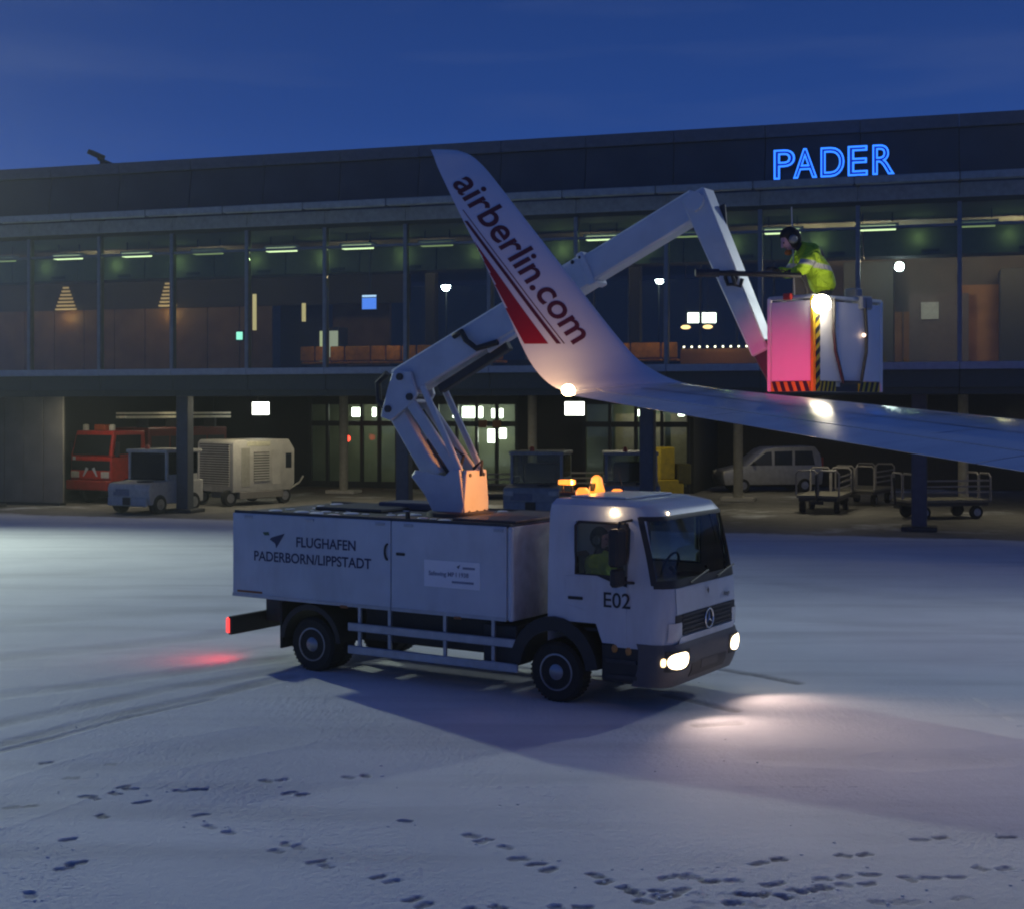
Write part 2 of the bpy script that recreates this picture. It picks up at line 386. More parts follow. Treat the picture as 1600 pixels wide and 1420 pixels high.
M_floorin = mat('hall_floor', (.08, .075, .065), .35)
M_darkwall = mat('dark_wall', (.035, .038, .036), .8)
M_orange = mat('orange_fabric', (.62, .22, .015), .7, var=.25)
G_tube = glow('tube_lamp', (.82, 1.0, .52), 1.5)
G_tubed = glow('tube_lamp_dim', (.60, .80, .30), .35)
G_white = glow('white_lightbox', (.95, 1.0, .88), 6)
G_lobby = glow('lobby_lamp', (.95, 1.0, .82), 7)
G_blue = glow('blue_screen', (.08, .25, 1.0), 1.0)
G_neon = glow('blue_neon', (.025, .19, 1.0), 1.9)
G_amberw = glow('amber_wall_lamp', (1.0, .60, .18), .32)
G_floodrefl = glow('flood_reflection', (.85, 1.0, .95), 60)
bt = thing('terminal_building', 'long dark airport terminal with glazed upper hall on columns and open undercroft', 'building', (BX, BY, 0), -BR)
D = 2.93; K0, K1 = -4, 17; XA, XB = K0*D, K1*D
B(XA, XB, .16, 24, 4.62, 5.02).build('floor_slab', M_fascia, bt)
B(XA, XB, .18, 19, 5.021, 5.05).build('hall_floor', M_floorin, bt)
B(XA, XB, .25, 20, 9.98, 10.12).build('hall_ceiling', M_ceil, bt)
B(XA, XB, 1.55, 24, 10.13, 12.5).build('roof_deck', M_atticd, bt)
def rep(name, me_src, xs, z=0):
    for i, x in enumerate(xs):
        o = me_src if i == 0 else me_src.copy()
        if i: col.objects.link(o)
        o.location = (x, 0, z)
ks = list(range(K0, K1)); xs = [k*D for k in ks]
rep('ledge', B(.004, D-.004, -.14, .15, 5.03, 5.26).build('ledge_panel', M_ledge, bt, .012), xs)
rep('fascia', B(.006, D-.006, .02, .155, 4.5, 5.026).build('fascia_panel', M_fascia, bt, .01), xs)
rep('fascia', B(.006, D-.006, .20, 1.2, 4.30, 4.61).build('edge_beam', M_fascia, bt, .01), xs)
rep('mullion', B(-.065, .065, -.11, .14, 5.262, 10.0).build('mullion', M_frame, bt, .01), xs+[XB])
rep('transom', B(.067, D-.067, -.06, .08, 9.28, 9.36).build('transom', M_frame, bt), xs)
rep('pane', B(.067, D-.067, .0, .022, 5.262, 9.278).build('window_pane', G_clear, bt), xs)
rep('pane', B(.067, D-.067, .0, .022, 9.362, 9.975).build('transom_pane', G_clear, bt), xs)
rep('spandrel', B(.005, D-.005, -.05, .22, 10.125, 10.56).build('spandrel_panel', M_span, bt, .01), xs)
rep('head', B(.0, D, -.02, .24, 9.98, 10.122).build('head_rail', M_fascia, bt), xs)
rep('rail', B(.01, D-.01, -1.80, -1.56, 10.38, 10.61).build('sunshade_rail', M_span, bt, .02), xs)
rep('bracket', MB().prism([(0.24, 10.6), (.24, 10.95), (-1.75, 10.44), (-1.75, 10.36)], -.05, .05, 'x').build('sunshade_bracket', M_dark, bt), xs+[XB])
sl = MB(); 
for q in range(5): sl.box(.06, D-.06, -1.38+q*.26, -1.28+q*.26, 10.50+q*.02, 10.53+q*.02)
rep('slats', sl.build('sunshade_slats', M_parapet, bt), xs)
rep('attic', MB().prism([(1.0, 10.565), (1.54, 10.565), (1.54, 12.44), (1.3, 12.44)], .008, D-.008, 'x').build('attic_panel', M_atticd, bt, .008), xs)
rep('attic', B(0, D, .22, 1.2, 10.45, 10.56).build('gutter_shelf', M_atticd, bt), xs)
rep('parapet', B(.004, D-.004, 1.2, 1.7, 12.445, 12.85).build('parapet_panel', M_parapet, bt, .012), xs)
# hall lights and bulkheads
for i, k in enumerate(range(-3, 16)):
    x0 = k*D+1.35
    bright = (i % 3) != 2
    MB().prism([(2.9, 8.75), (2.95, 9.7), (3.9, 9.7), (3.9, 8.75)], k*D+.02, (k+1)*D-.02, 'x').build('ceiling_bulkhead', M_bulk, bt)
    fx = B(x0-1.5, x0-.2, 1.50, 1.75, 9.56, 9.64).build('ceiling_light', M_span, bt)
    B(x0-1.40, x0-.30, 1.46, 1.72, 9.43, 9.558).build('tube', G_tube if bright else G_tubed, fx)
    for xx in (x0-1.3, x0-.4): B(xx-.015, xx+.015, 1.64, 1.67, 9.70, 9.98).build('hanger', M_dark, fx)
    B(x0+.45, x0+1.0, 2.86, 3.02, 8.84, 8.94).build('ceiling_speaker', M_black, bt)
    lamp('POINT', 'hall_light', (x0+.15+.2*(i % 2), 2.62, 9.32), (4.5, 4.0, 3.4)[i % 3], (.70, 1, .40), bt, .06)
# partition walls in the hall
for x in np.arange(XA+.1, 4.6, 1.46): B(x, x+1.42, 7.6, 7.7+.02*math.sin(x*7), 5.05, 8.0).build('wood_panel', M_wood, bt)
B(XA, 11.8, 7.55, 7.8, 8.0, 9.97).build('hall_wall', M_darkwall, bt)
for x in np.arange(26.5, XB-.1, 1.95): B(x, x+1.91, 8.2, 8.3+.02*math.sin(x*5), 5.05, 7.3+.9*(math.sin(x*3) > .2)).build('wood_panel', mat('amber_wall', (.27, .125, .045), .55, var=.3, scale=.9), bt)
B(26.5, XB, 8.32, 8.5, 5.05, 9.2).build('hall_wall', mat('hall_taupe', (.10, .085, .07), .7, var=.3, scale=.6), bt)
B(26.5, XB, 8.15, 8.4, 9.2, 9.97).build('hall_wall', M_ceil, bt)
B(28.4, 30.1, 6.9, 8.1, 5.05, 9.0).build('hall_pillar', M_darkwall, bt, .02)
B(33.6, 35.3, 6.5, 8.1, 5.05, 8.6).build('hall_pillar', M_darkwall, bt, .02)
B(30.6, 32.6, 7.9, 8.15, 5.3, 7.9).build('notice_board', mat('notice_board', (.10, .08, .07), .6), bt)
B(31.0, 31.6, 7.84, 7.89, 7.0, 7.6).build('notice_board', mat('notice_grey', (.35, .37, .36), .6), bt)
B(35.9, 36.9, 7.85, 8.15, 6.4, 7.6).build('notice_board', mat('notice_green', (.25, .28, .22), .6), bt)
for x in np.arange(12.5, 26.4, 1.55): B(x, x+.10, 15.8, 16.0, 5.05, 9.97).build('rear_mullion', M_frame, bt)
B(11.8, 26.4, 15.75, 16.05, 5.05, 6.0).build('rear_parapet', M_darkwall, bt)
for x in (13.4, 18.5, 21.2): B(x-.2, x+.2, 5.6, 6.0, 5.05, 9.97).build('hall_column', M_darkwall, bt, .03)
for x, e_ in ((-6, 80), (0, 80), (5, 45), (10.8, 34), (27.5, 90), (29.5, 110), (34, 150), (39, 120), (20, 25), (14, 20)):
    lamp('POINT', 'hall_fill', (x, 4.5, 9.0), e_, (1, .72, .42), bt, .3)
# wedge shaped wall lamps with slats
for (x, z, w) in ((-3.6, 8.0, 1.0), (1.25, 8.05, .8)):
    wl = bpy.data.objects.new('wall_lamp', None); col.objects.link(wl); wl.parent = bt; wl.location = (x, 7.4, z)
    for q in range(7):
        ww = w*(1-q/8)/2; B(-ww, ww, -.08, .0, q*.15, q*.15+.07).build('slat', G_amberw, wl)
    lamp('POINT', 'wall_lamp_light', (x+.0, 7.2, z-.3), 9, (1, .6, .2), bt, .1)
B(4.9, 5.05, 7.2, 7.4, 5.05, 9.97).build('hall_post', M_darkwall, bt)
B(6.1, 6.22, 5.5, 5.6, 6.9, 8.3).build('slit_lamp', glow('slit_lamp', (1, .8, .35), .5), bt)
B(8.2, 8.32, 5.5, 5.6, 7.2, 7.9).build('slit_lamp', glow('slit_lamp', (1, .8, .35), .5), bt)
B(5.55, 7.6, 9.0, 9.2, 5.05, 9.0).build('dark_partition', M_darkwall, bt)
B(7.9, 10.4, 9.0, 9.2, 5.05, 9.6).build('wood_panel', M_wood, bt)
# ---- ground floor
for k in range(-2, 6):
    x = 4.63+8.8*k
    if x > XB: break
    c = B(x-.24, x+.24, 2.7, 3.18, 0, 4.62).build('column', M_colp, bt, .03)
    B(x-.55, x+.55, 2.4, 3.48, 0, .14).build('column_plinth', M_dark, c, .02)
for k in range(-1, 5):
    x = 5.5+9.0*k
    if x < -1: continue
    c = MB().lathe([(.2, 0), (.2, 4.62)], (x, 15.5, 0), 'z', 16).build('column', M_colin, bt, smooth=True)
    B(x-.7, x+.7, 15.0, 16.0, 0, .15).build('column_plinth', M_beige, c, .02)
for x in np.arange(-11.9, -2.0, .92): B(x+.012, x+.908, 4.55, 4.66, .12, 4.6).build('wall_panel', M_panel, bt, .01)
B(XA, -1.9, 4.66, 4.9, 0, 4.61).build('store_wall', M_darkwall, bt)
B(-3.9, -3.7, 4.9, 20, 0, 4.61).build('store_wall', M_darkwall, bt)
B(XA, -1.9, 4.5, 4.66, 0, .115).build('wall_plinth', M_dark, bt)
for (a, b_) in ((-3.7, 1.7), (6.3, 8.4), (12.4, 15.7)): B(a, b_, 20, 20.25, 0, 4.61).build('lobby_wall', M_darkwall, bt)
B(20.65, 20.85, 20.0, 27, 0, 4.61).build('lobby_wall', M_darkwall, bt)
B(20.85, XB, 27, 27.25, 0, 4.61).build('lobby_wall', mat('undercroft_wall', (.07, .068, .06), .8), bt)
B(-3.7, 20.6, 23.5, 23.7, 0, 4.61).build('lobby_back_wall', mat('lobby_wall', (.26, .28, .19), .8, var=.3, scale=.5), bt)
B(-3.7, 20.6, 20.25, 23.5, .0, .02).build('lobby_floor', M_floorin, bt)
M_mull = mat('door_frame', (.03, .034, .032), .5)
for (a, b_, nn) in ((1.7, 6.3, 5), (8.4, 12.4, 4), (15.7, 20.6, 4)):
    wd = (b_-a)/nn
    wf = MB()
    for q in range(nn+1): wf.box(a+q*wd-.07, a+q*wd+.07, 19.95, 20.15, 0, 4.6)
    wf.box(a, b_, 19.97, 20.13, 3.0, 3.25); wf.box(a, b_, 19.97, 20.13, 4.05, 4.6); wf.box(a, b_, 19.97, 20.13, 0, .3)
    f_ = wf.build('lobby_window', M_mull, bt)
    for q in range(nn):
        B(a+q*wd+.07, a+(q+1)*wd-.07, 20.03, 20.05, .3, 3.0).build('pane', G_clear, f_)
        B(a+q*wd+.07, a+(q+1)*wd-.07, 20.03, 20.05, 3.25, 4.05).build('pane', G_clear, f_)
    lamp('AREA', 'lobby_light', ((a+b_)/2, 21.6, 4.4), 24, (.95, 1, .72), bt, 1.5, aim=((a+b_)/2, 22.0, 0))
for (x, w, z0, z1) in ((3.4, .55, 3.45, 3.9), (4.5, .2, 3.45, 3.9), (8.75, .2, 3.4, 3.95), (9.25, .75, 3.4, 3.95), (10.0, .3, 3.4, 3.95), (10.75, .3, 3.4, 3.85), (11.15, .18, 3.4, 3.85), (10.55, .45, 2.2, 2.85), (11.15, .35, 2.4, 2.9), (12.1, .18, 2.5, 2.9), (17.9, .3, 3.5, 3.8), (19.9, .3, 3.5, 3.75)):
    B(x, x+w, 21.2, 21.3, z0, z1).build('lobby_lamp', G_lobby, bt, .03)
for x in (16.6, 18.0, 19.3): B(x, x+1.0, 22.6, 22.7, .3, 3.6).build('lobby_board', mat('lobby_board', (.42, .34, .22), .7), bt)
B(10.6, 11.0, 19.7, 19.8, 2.95, 3.3).build('info_panel', mat('rust_panel', (.40, .16, .04), .6), bt)
B(11.3, 11.7, 19.7, 19.8, 2.95, 3.3).build('info_panel', mat('rust_panel', (.40, .16, .04), .6), bt)
# undercroft ceiling lamps under the slab; ladder and van ones added to brighten
for (x, y, en) in ((-.4, 3.6, 55), (6.2, 5.5, 80), (8.5, 10, 40), (.2, 9.5, 24), (13.5, 10, 65), (20, 9, 38), (24, 19, 45), (27.5, 10, 75), (34.5, 9, 50), (41.5, 9, 70)):
    fx = B(x-.6, x+.6, y-.1, y+.1, 4.5, 4.62).build('undercroft_light', M_span, bt)
    B(x-.55, x+.55, y-.08, y+.08, 4.47, 4.498).build('tube', G_tube, fx)
    lamp('AREA', 'undercroft_lamp', (x, y, 4.44), en, (1, .9, .66), bt, .8, aim=(x, y, 0))
# ---- things fixed to or standing in the terminal
def bthing(name, label, cat, x, y, z, group=None, rz=0): 
    X, Y = bw(x, y); return thing(name, label, cat, (X, Y, z), -BR+rz, group)
sg = bthing('neon_sign', 'blue neon word PADER on the dark attic of the terminal', 'sign', 26.68, .85, 11.05)
for ch, xc, wd in (('P', .34, .66), ('A', .98, .74), ('D', 1.81, .72), ('E', 2.57, .60), ('R', 3.34, .66)):
    def fit(me_):
        x0_, x1_ = min(v.co.x for v in me_.vertices), max(v.co.x for v in me_.vertices)
        for v in me_.vertices: v.co.x = (v.co.x-(x0_+x1_)/2)*wd/(x1_-x0_)+xc
        return me_
    Rx = Matrix.Rotation(R(90), 4, 'X')
    me_ = fit(text_data(ch, 1.28, offset=.012, extrude=.08)); me_.transform(Matrix.Translation((0, .06, 0)) @ Rx); body = link('letter', me_, mat('sign_blue', (.01, .04, .35), .4), sg)
    me_ = fit(text_data(ch, 1.28, outline=.028)); me_.transform(Matrix.Translation((0, -.12, 0)) @ Rx); link('neon_tube', me_, G_neon, body)
B(-.1, 3.8, .22, .28, -.06, .0).build('sign_rail', M_dark, sg)
for x in (.2, 1.4, 2.5, 3.6): B(x-.03, x+.03, .2, .5, -.2, .1).build('sign_bracket', M_dark, sg)
for (x, px_lab) in ((2.15, 'left edge'),):
    fl = bthing('roof_floodlight', 'dark floodlight arm jutting left above the terminal roof edge', 'floodlight', x, 1.45, 12.85)
    B(-.12, .12, -.12, .12, -.02, .12).build('bracket', M_dark, fl)
    MB().tube([(.55, 0, -.12), (0, 0, .12), (-.25, 0, .25)], .08, 8).build('arm', M_dark, fl)
    B(-.72, -.15, -.18, .18, .30, .48, Matrix.Rotation(R(24), 4, 'Y') @ Matrix.Translation((-.05, 0, -.17))).build('lamp_head', M_dark, fl, .02)
# apron floodlights on the roof beyond the left and right of the view
for (x, y, h_, en, colr, aim, sz, lab) in ((-8.4, -2.3, 0, FLOOD_L, (.86, 1.0, .84), (-12.5, 20, 0), 92, 'greenish white apron floodlight on the roof left of view'), (46, 5.0, 3.2, FLOOD_R, (.82, .94, .97), (6, 13.5, 0), 60, 'tall apron floodlight mast on the roof far right of view')):
    fl = bthing('apron_floodlight', lab, 'floodlight', x, y, 12.9 if y < 2 else 12.5)
    if h_: MB().tube([(0, 0, 0), (0, 0, h_+.3)], .08, 8).build('mast', M_dark, fl)
    B(-.1, .1, -.1, .6 if h_ else 3.9, h_, h_+.2).build('bracket', M_dark, fl)
    B(-.5, .5, -.5, -.1, h_+.15, h_+.75).build('lamp_head', M_dark, fl, .03)
    B(-.45, .45, -.53, -.505, h_+.2, h_+.7).build('lens', G_white, fl)
    X, Y = bw(x, y-.75); lamp('SPOT', 'flood', (X, Y, (12.9 if y < 2 else 12.5)+h_+.4), en, colr, None, .45 if y < 2 else 1.1, sz, .8, aim)
# seat rows in the hall
def seat_row(x, y, n_, lab):
    t = bthing('seat_row', lab, 'seats', x, y, 5.05, 'orange waiting seats behind the glass')
    B(-.05, n_*.58, .2, .26, .28, .34).build('beam', M_dark, t)
    for q in range(n_):
        B(q*.58, q*.58+.53, 0, .5, .40, .48).build('seat', M_orange, t, .03)
        B(q*.58, q*.58+.53, -.06, .02, .5, 1.02).build('backrest', M_orange, t, .03)
    X_, Y_ = bw(x+n_*.29, y-.9); lamp('POINT', 'seat_fill', (X_, Y_, 6.3), 5.5, (1, .75, .45), None, .1)  # fill added to brighten the seats, no fitting there
    for q in (0.1, n_*.58-.2): B(q, q+.06, .0, .45, 0, .28).build('leg', M_dark, t)
seat_row(9.75, 2.2, 4, 'orange seat row left of the blue screen mullion')
seat_row(11.9, 2.2, 5, 'orange seat row below the blue screen')
seat_row(15.6, 2.4, 3, 'orange seat row half hidden by the lower boom')
seat_row(20.0, 2.6, 4, 'orange seat row just right of the winglet')
seat_row(22.2, 2.6, 2, 'short orange seat pair behind the column right of the winglet')
sc_ = bthing('flight_monitor', 'small glowing blue screen behind the upper glass', 'screen', 12.0, 2.4, 7.35)
B(0, .62, 0, .12, 0, .56).build('housing', M_black, sc_, .02); B(.04, .58, -.012, -.002, .03, .43).build('screen', G_blue, sc_); B(.04, .58, -.012, -.002, .46, .53).build('header', glow('screen_head', (.5, .7, 1), 1.2), sc_); B(.28, .34, .04, .1, .56, 2.5).build('hanger', M_dark, sc_)
for (x, y, z, h_, lab) in ((5.5, 5, 5.6, 1.2, 'tall pale lit case between the left hall mullions'),):
    vm = bthing('vending_machine', 'lit pale vending machine standing in the left of the hall', 'vending machine', 9.0, 5.2, 5.05)
    B(0, .9, 0, .8, 0, 1.9).build('cabinet', M_dark, vm, .02); B(.1, .42, -.02, -.005, .6, 1.75).build('window', glow('vending', (.8, .85, .45), .5), vm); B(.5, .85, -.02, -.005, .75, 1.75).build('window', glow('vending2', (.8, .85, .6), .35), vm)
for i, (x, lab) in enumerate(((1.62, 'white lightbox sign hanging in the undercroft above the beige ground unit'), (16.35, 'white lightbox sign hanging below the winglet'))):
    X, Y = bw(x, 15.0)
    lb = bthing('lightbox_sign', lab, 'sign', x, 14.0, 3.55)
    B(0, .9, 0, .2, 0, .62).build('housing', M_dark, lb, .02); B(.03, .87, -.012, -.002, .03, .59).build('face', G_white, lb); B(.2, .24, .08, .12, .62, 1.05).build('hanger', M_dark, lb); B(.66, .7, .08, .12, .62, 1.05).build('hanger', M_dark, lb)
    lamp('AREA', 'lightbox_glow', (X-.0, Y-.5, 3.8), 18, (.95, 1, .88), None, .7, aim=(X-1.5, Y-6, 3.0))
rl = bthing('signal_lamp', 'small round red signal lamp before the lobby doors', 'lamp', 4.35, 18.5, 0)
MB().tube([(0, 0, 0), (0, 0, 2.3)], .04).build('post', M_dark, rl); MB().sphere((0, 0, 2.42), .16).build('lens', G_redl, rl, smooth=True)
# added lamps standing in for apron floodlight reflections on the facade glass
hs = bthing('glass_reflection', 'added white lamp standing in for a floodlight reflection, just right of the basket', 'spotlight', 30.35, 5.2, 8.62)
MB().sphere((0, 0, 0), .15).build('lamp_head', G_floodrefl, hs, smooth=True); MB().tube([(0, .05, .15), (0, .05, 1.36)], .025, 6).build('hanger', M_dark, hs)
X, Y = bw(30.35, 5.6); lamp('POINT', 'glass_reflection_glow', (X, Y, 8.5), 14, (.8, 1, .95), None, .1)
ct = bthing('service_counter', 'low amber lit counter with a row of small lamps right of the lower jib', 'counter', 22.7, 6.4, 5.05)
B(0, 3.2, 0, .7, 0, .95).build('counter_body', mat('counter_wood', (.22, .10, .03), .5), ct, .02)
for q in range(11): MB().sphere((.15+q*.28, -.05, 1.02+.0*q), .035, 8, 6).build('counter_lamp', glow('counter_lamp', (1, .9, .65), 5), ct)
for x_ in (.15, .95): MB().sphere((x_, .3, 1.75), .15, sc=(1.2, 1, .5)).build('pendant_lamp', glow('pendant_lamp', (1, .6, .25), 2.5), ct, smooth=True); MB().tube([(x_, .3, 1.8), (x_, .3, 4.9)], .012, 5).build('cord', M_dark, ct)
X, Y = bw(24.2, 5.6); lamp('POINT', 'counter_glow', (X, Y, 6.5), 14, (1, .6, .2), None, .1)
xs_ = bthing('exit_sign', 'tiny glowing pale green sign in the left hall beside a dark partition', 'sign', 5.75, 4.8, 6.45)
B(0, .32, 0, .1, 0, .4).build('housing', M_black, xs_); B(.03, .29, -.012, -.002, .05, .35).build('face', glow('exit_face', (.35, 1, .75), 1.2), xs_)
for (px, py, lab) in ((697, 449, 'added lamp left of the winglet, standing in for a floodlight reflection'), (1030, 438, 'added lamp under the raised boom, standing in for a floodlight reflection')):
    Y = 88.0; X = (px-800)/2200*Y; Z = CAM_H-(py-637)/2200*Y
    t = thing('reflection_post', lab, 'reflection stand-in', (X, Y, 0), 0, 'stand-ins for floodlight reflections in the hall glass')  # added post and lamp in place of a reflection on the glass
    MB().tube([(0, .25, 0), (0, .25, Z-.1)], .08, 8, r2=.04).build('pole', mat('pole_dark', (.008, .008, .008), .9), t)
    MB().sphere((0, -.3, Z), .27).build('lamp_head', G_floodrefl, t, smooth=True)
ob = thing('office_building', 'far low building with a few lit windows beyond the hall glass', 'building', (0, 128, 0))
B(6, 32, 0, 10, 0, 15.5).build('wall', M_darkwall, ob)
for (px, py, w, h_, gl) in ((1078, 497, .4, .9, 1), (1086, 497, .6, .9, 1), (1097, 497, .6, .9, 1), (1110, 497, 1.0, .9, 1), (1168, 496, .5, .6, 0), (1178, 496, .5, .6, 0)):
    Y = 128; X = (px-800)/2200*Y; Z = CAM_H-(py-637)/2200*Y
    B(X-w/2, X+w/2, -.05, .05, Z-h_/2, Z+h_/2).build('window', G_white if gl else glow('pink_window', (.9, .6, .6), .8), ob)

# ================================================================== aircraft wing and winglet
AL = R(15); ca, sa = math.cos(AL), math.sin(AL)
OX, OY, OZ = 1.95, 15.1, 4.10
M_wing = mat('wing_paint', (.52, .53, .56), .16, var=.06, scale=2.5, dirt=.6, dirtc=(.34, .34, .36), stretch=(.5, 2.5, 1))
M_winglet = mat('winglet_paint', (.70, .70, .72), .3, var=.03, scale=1.5, coat=.2)
M_abred = mat('winglet_red', (.30, .006, .010), .35, var=.05)
M_abtext = mat('winglet_text', (.11, .012, .02), .4, var=.05)
ac = thing('aircraft', 'white airliner wing with upturned winglet lettered in dark red', 'aircraft', (OX, OY, 0), AL)
# local: x = forward (f), y = outboard (l), z up
def f_of(px, l_):
    r_ = (px-800)/2200
    return (r_*(OY+l_*ca)-OX+l_*sa)/(ca-r_*sa)
stations = []                                # (LE f, TE f, l, zLE, zTE, normal(l,z))
for s_ in (11.5, 9, 7, 5.5, 4.4, 3.4, 2.5, 1.7, 1.0, .45):
    zb = OZ-.104*s_+.0006*s_*s_
    stations.append((-.02+.466*s_, -1.62+.262*s_, -s_, zb, zb-.03, s_))
# winglet edges as measured: height above the wing plane -> leading and trailing edge
wl_rows = [ # py(LE), px LE, py(TE), px TE, l
    (606, 1092, 613, 892, .12), (598, 1062, 606, 868, .30), (584, 1030, 592, 849, .46), (562, 997, 570, 831, .58), (530, 968, 540, 815, .66),
    (470, 920, 490, 793, .76), (420, 881, 440, 770, .83), (370, 842, 395, 749, .90), (320, 803, 340, 721, .97), (280, 772, 290, 697, 1.03), (258, 753, 262, 684, 1.07), (243, 735, 243, 677, 1.09), (236, 716, 234, 673, 1.11)]
def zz(py, f_, l_): return CAM_H-(py-637)/2200*(OY+f_*sa+l_*ca)
for (pl, xl, pt_, xt, l_) in wl_rows:
    fl_, ft = f_of(xl, l_), f_of(xt, l_)
    stations.append((fl_, ft, l_, zz(pl, fl_, l_), zz(pt_, ft, l_), None))
def cr(p0, p1, p2, p3, t):
    return tuple(.5*((2*b)+(-a+c)*t+(2*a-5*b+4*c-d)*t*t+(-a+3*b-3*c+d)*t**3) for a, b, c, d in zip(p0, p1, p2, p3))
NW0 = 10
dense = stations[:NW0]
W0 = [st_[:5] for st_ in stations]
for i in range(NW0, len(W0)-1):
    for q in range(6): dense.append((*cr(W0[i-1], W0[i], W0[i+1], W0[min(i+2, len(W0)-1)], q/6), None))
dense.append(stations[-1]); stations = dense
NC = 25
cs = [0.5*(1-math.cos(math.pi*i/(NC-1))) for i in range(NC)]
def thick(c): return 5*(.2969*math.sqrt(max(c, 0))-.126*c-.3516*c*c+.2843*c**3-.1036*c**4)
rings = []
zm = [(s_[3]+s_[4])/2 for s_ in stations]; ls = [s_[2] for s_ in stations]
for i, st in enumerate(stations):
    a, b_ = max(i-1, 0), min(i+1, len(stations)-1)
    tl, tz = ls[b_]-ls[a], zm[b_]-zm[a]; q = math.hypot(tl, tz); nl, nz_ = -tz/q, tl/q
    LE = Vector((st[0], st[2], st[3])); TE = Vector((st[1], st[2], st[4])); ch = (TE-LE).length
    tk = float(np.interp(i, [NW0-1, NW0+18], [.115, .085]))*ch; N = Vector((0, nl, nz_))
    up = [LE.lerp(TE, c)+N*(tk*thick(c)*.62+.012*ch*4*c*(1-c)) for c in cs]
    lo = [LE.lerp(TE, c)-N*(tk*thick(c)*.45+.004) for c in cs[1:-1]][::-1]
    rings.append(up+lo)
NW = 10
wing_m = MB().loft(rings[:NW+1], True, True)
def split_wing():
    # fixed wing and the hinged aileron/flap behind a real gap
    hi = 17                                   # chord index of the hinge line
    w1 = MB(); r1 = []; r2 = []
    for r_ in rings[:NW+1]:
        n_ = len(r_); up = r_[:NC]; lo = r_[NC:]; lo_full = lo[::-1]
        r1.append(up[:hi+1]+[lo_full[q] for q in range(hi-1, -1, -1)])
        g_ = up[hi].lerp(up[hi+1], .30); g2 = lo_full[hi-1].lerp(lo_full[hi], .30)
        r2.append([g_]+up[hi+1:]+[lo_full[q] for q in range(len(lo_full)-1, hi-1, -1)]+[g2])
    return r1, r2
r1, r2 = split_wing()
wg = MB().loft(r1, True, True).build('wing', M_wing, ac, smooth=True)
for (a, b_) in ((0, 3), (3, 6), (6, 9), (9, 10)):
    seg = []
    for i in range(a, b_+1):
        rr = r2[i]
        if i == a and a: rr = [p.lerp(q, .012) for p, q in zip(r2[i], r2[i+1])]
        if i == b_ and b_ < 10: rr = [p.lerp(q, .012) for p, q in zip(r2[i], r2[i-1])]
        seg.append(rr)
    MB().loft(seg, True, True).build('aileron' if a else 'flap', M_wing, ac, smooth=True)
win_m = MB().loft(rings[NW:], True, True)
M_seam = mat('seam_sealant', (.10, .10, .115), .6)
def seam(pts, w_=.012, up_=.004):
    p_ = MB(); n_ = len(pts)
    for q in range(n_-1):
        a_, b2 = Vector(pts[q]), Vector(pts[q+1]); d_ = (b2-a_).normalized(); sd = d_.cross(Vector((0, 0, 1))).normalized()*w_/2; u__ = Vector((0, 0, up_))
        p_.add([a_-sd+u__, a_+sd+u__, b2+sd+u__, b2-sd+u__], [(0, 1, 2, 3)])
    return p_.build('panel_seam', M_seam, ac)
for i_ in range(1, NW-1): seam([rings[i_][q] for q in range(3, 17)], .010)
for c_ in (5, 9, 13): seam([rings[i_][c_].lerp(rings[i_+1][c_], t_) for i_ in range(NW-1) for t_ in (0, .5)]+[rings[NW-1][c_]], .012 if c_ != 13 else .02)
wl = win_m.build('winglet', M_winglet, ac, smooth=True)
# thin leading-edge strip of bare metal
bm = bmesh.new(); vs_ = [bm.verts.new(p) for p in win_m.v]
for f_ in win_m.f:
    try: bm.faces.new([vs_[i] for i in f_])
    except ValueError: pass
bm.normal_update(); bvh = BVHTree.FromBMesh(bm); bm.free()
SC = 141.0                                   # winglet sheet metres per measured unit
def fz(px, py): 
    l_ = .85; f_ = f_of(px, l_); return f_, zz(py, f_, l_)
def decal(name, me_, m_, off=.004, sub=0, keep=True):
    """wrap a flat (f,z) sheet onto the inboard face of the winglet"""
    bm = bmesh.new(); bm.from_mesh(me_)
    if sub:
        bmesh.ops.triangulate(bm, faces=bm.faces)
        bmesh.ops.subdivide_edges(bm, edges=bm.edges, cuts=sub, use_grid_fill=True)
    bad = []
    for v in bm.verts:
        h = bvh.ray_cast(Vector((v.co.x, -3, v.co.y)), Vector((0, 1, 0)))
        if h[0] is None: bad.append(v); continue
        nrm = h[1] if h[1].y < 0 else -h[1]
        v.co = h[0]+nrm*off
    bmesh.ops.delete(bm, geom=bad, context='VERTS')
    bm.to_mesh(me_); bm.free(); me_.name = name
    return link(name, me_, m_, wl)
def poly_mesh(pts):
    me_ = bpy.data.meshes.new('sheet'); me_.from_pydata([(*fz(*p), 0) for p in pts], [], [tuple(range(len(pts)))]); return me_
def strip_mesh(A, B_, n_=24):
    vs_, fs = [], []
    for i in range(n_+1):
        t = i/n_
        for (P, Q) in (A, B_): vs_.append((*fz(P[0]+(Q[0]-P[0])*t, P[1]+(Q[1]-P[1])*t), 0))
    for i in range(n_): fs.append((2*i, 2*i+1, 2*i+3, 2*i+2))
    me_ = bpy.data.meshes.new('sheet'); me_.from_pydata(vs_, [], fs); return me_
def red_mesh(n_=30):
    vs_, fs = [], []; m_ = 8
    for i in range(n_+1):
        t = i/n_; y = 352+(539-352)*t
        xr = 728+(848-728)*t
        te = np.interp(y, [340, 395, 440, 490, 540], [718, 746, 767, 790, 812.5])
        for j in range(m_+1): vs_.append((*fz(min(te, xr)+(xr-min(te, xr))*j/m_, y), 0))
    for i in range(n_):
        for j in range(m_): k = i*(m_+1)+j; fs.append((k, k+1, k+m_+2, k+m_+1))
    me_ = bpy.data.meshes.new('sheet'); me_.from_pydata(vs_, [], fs); return me_
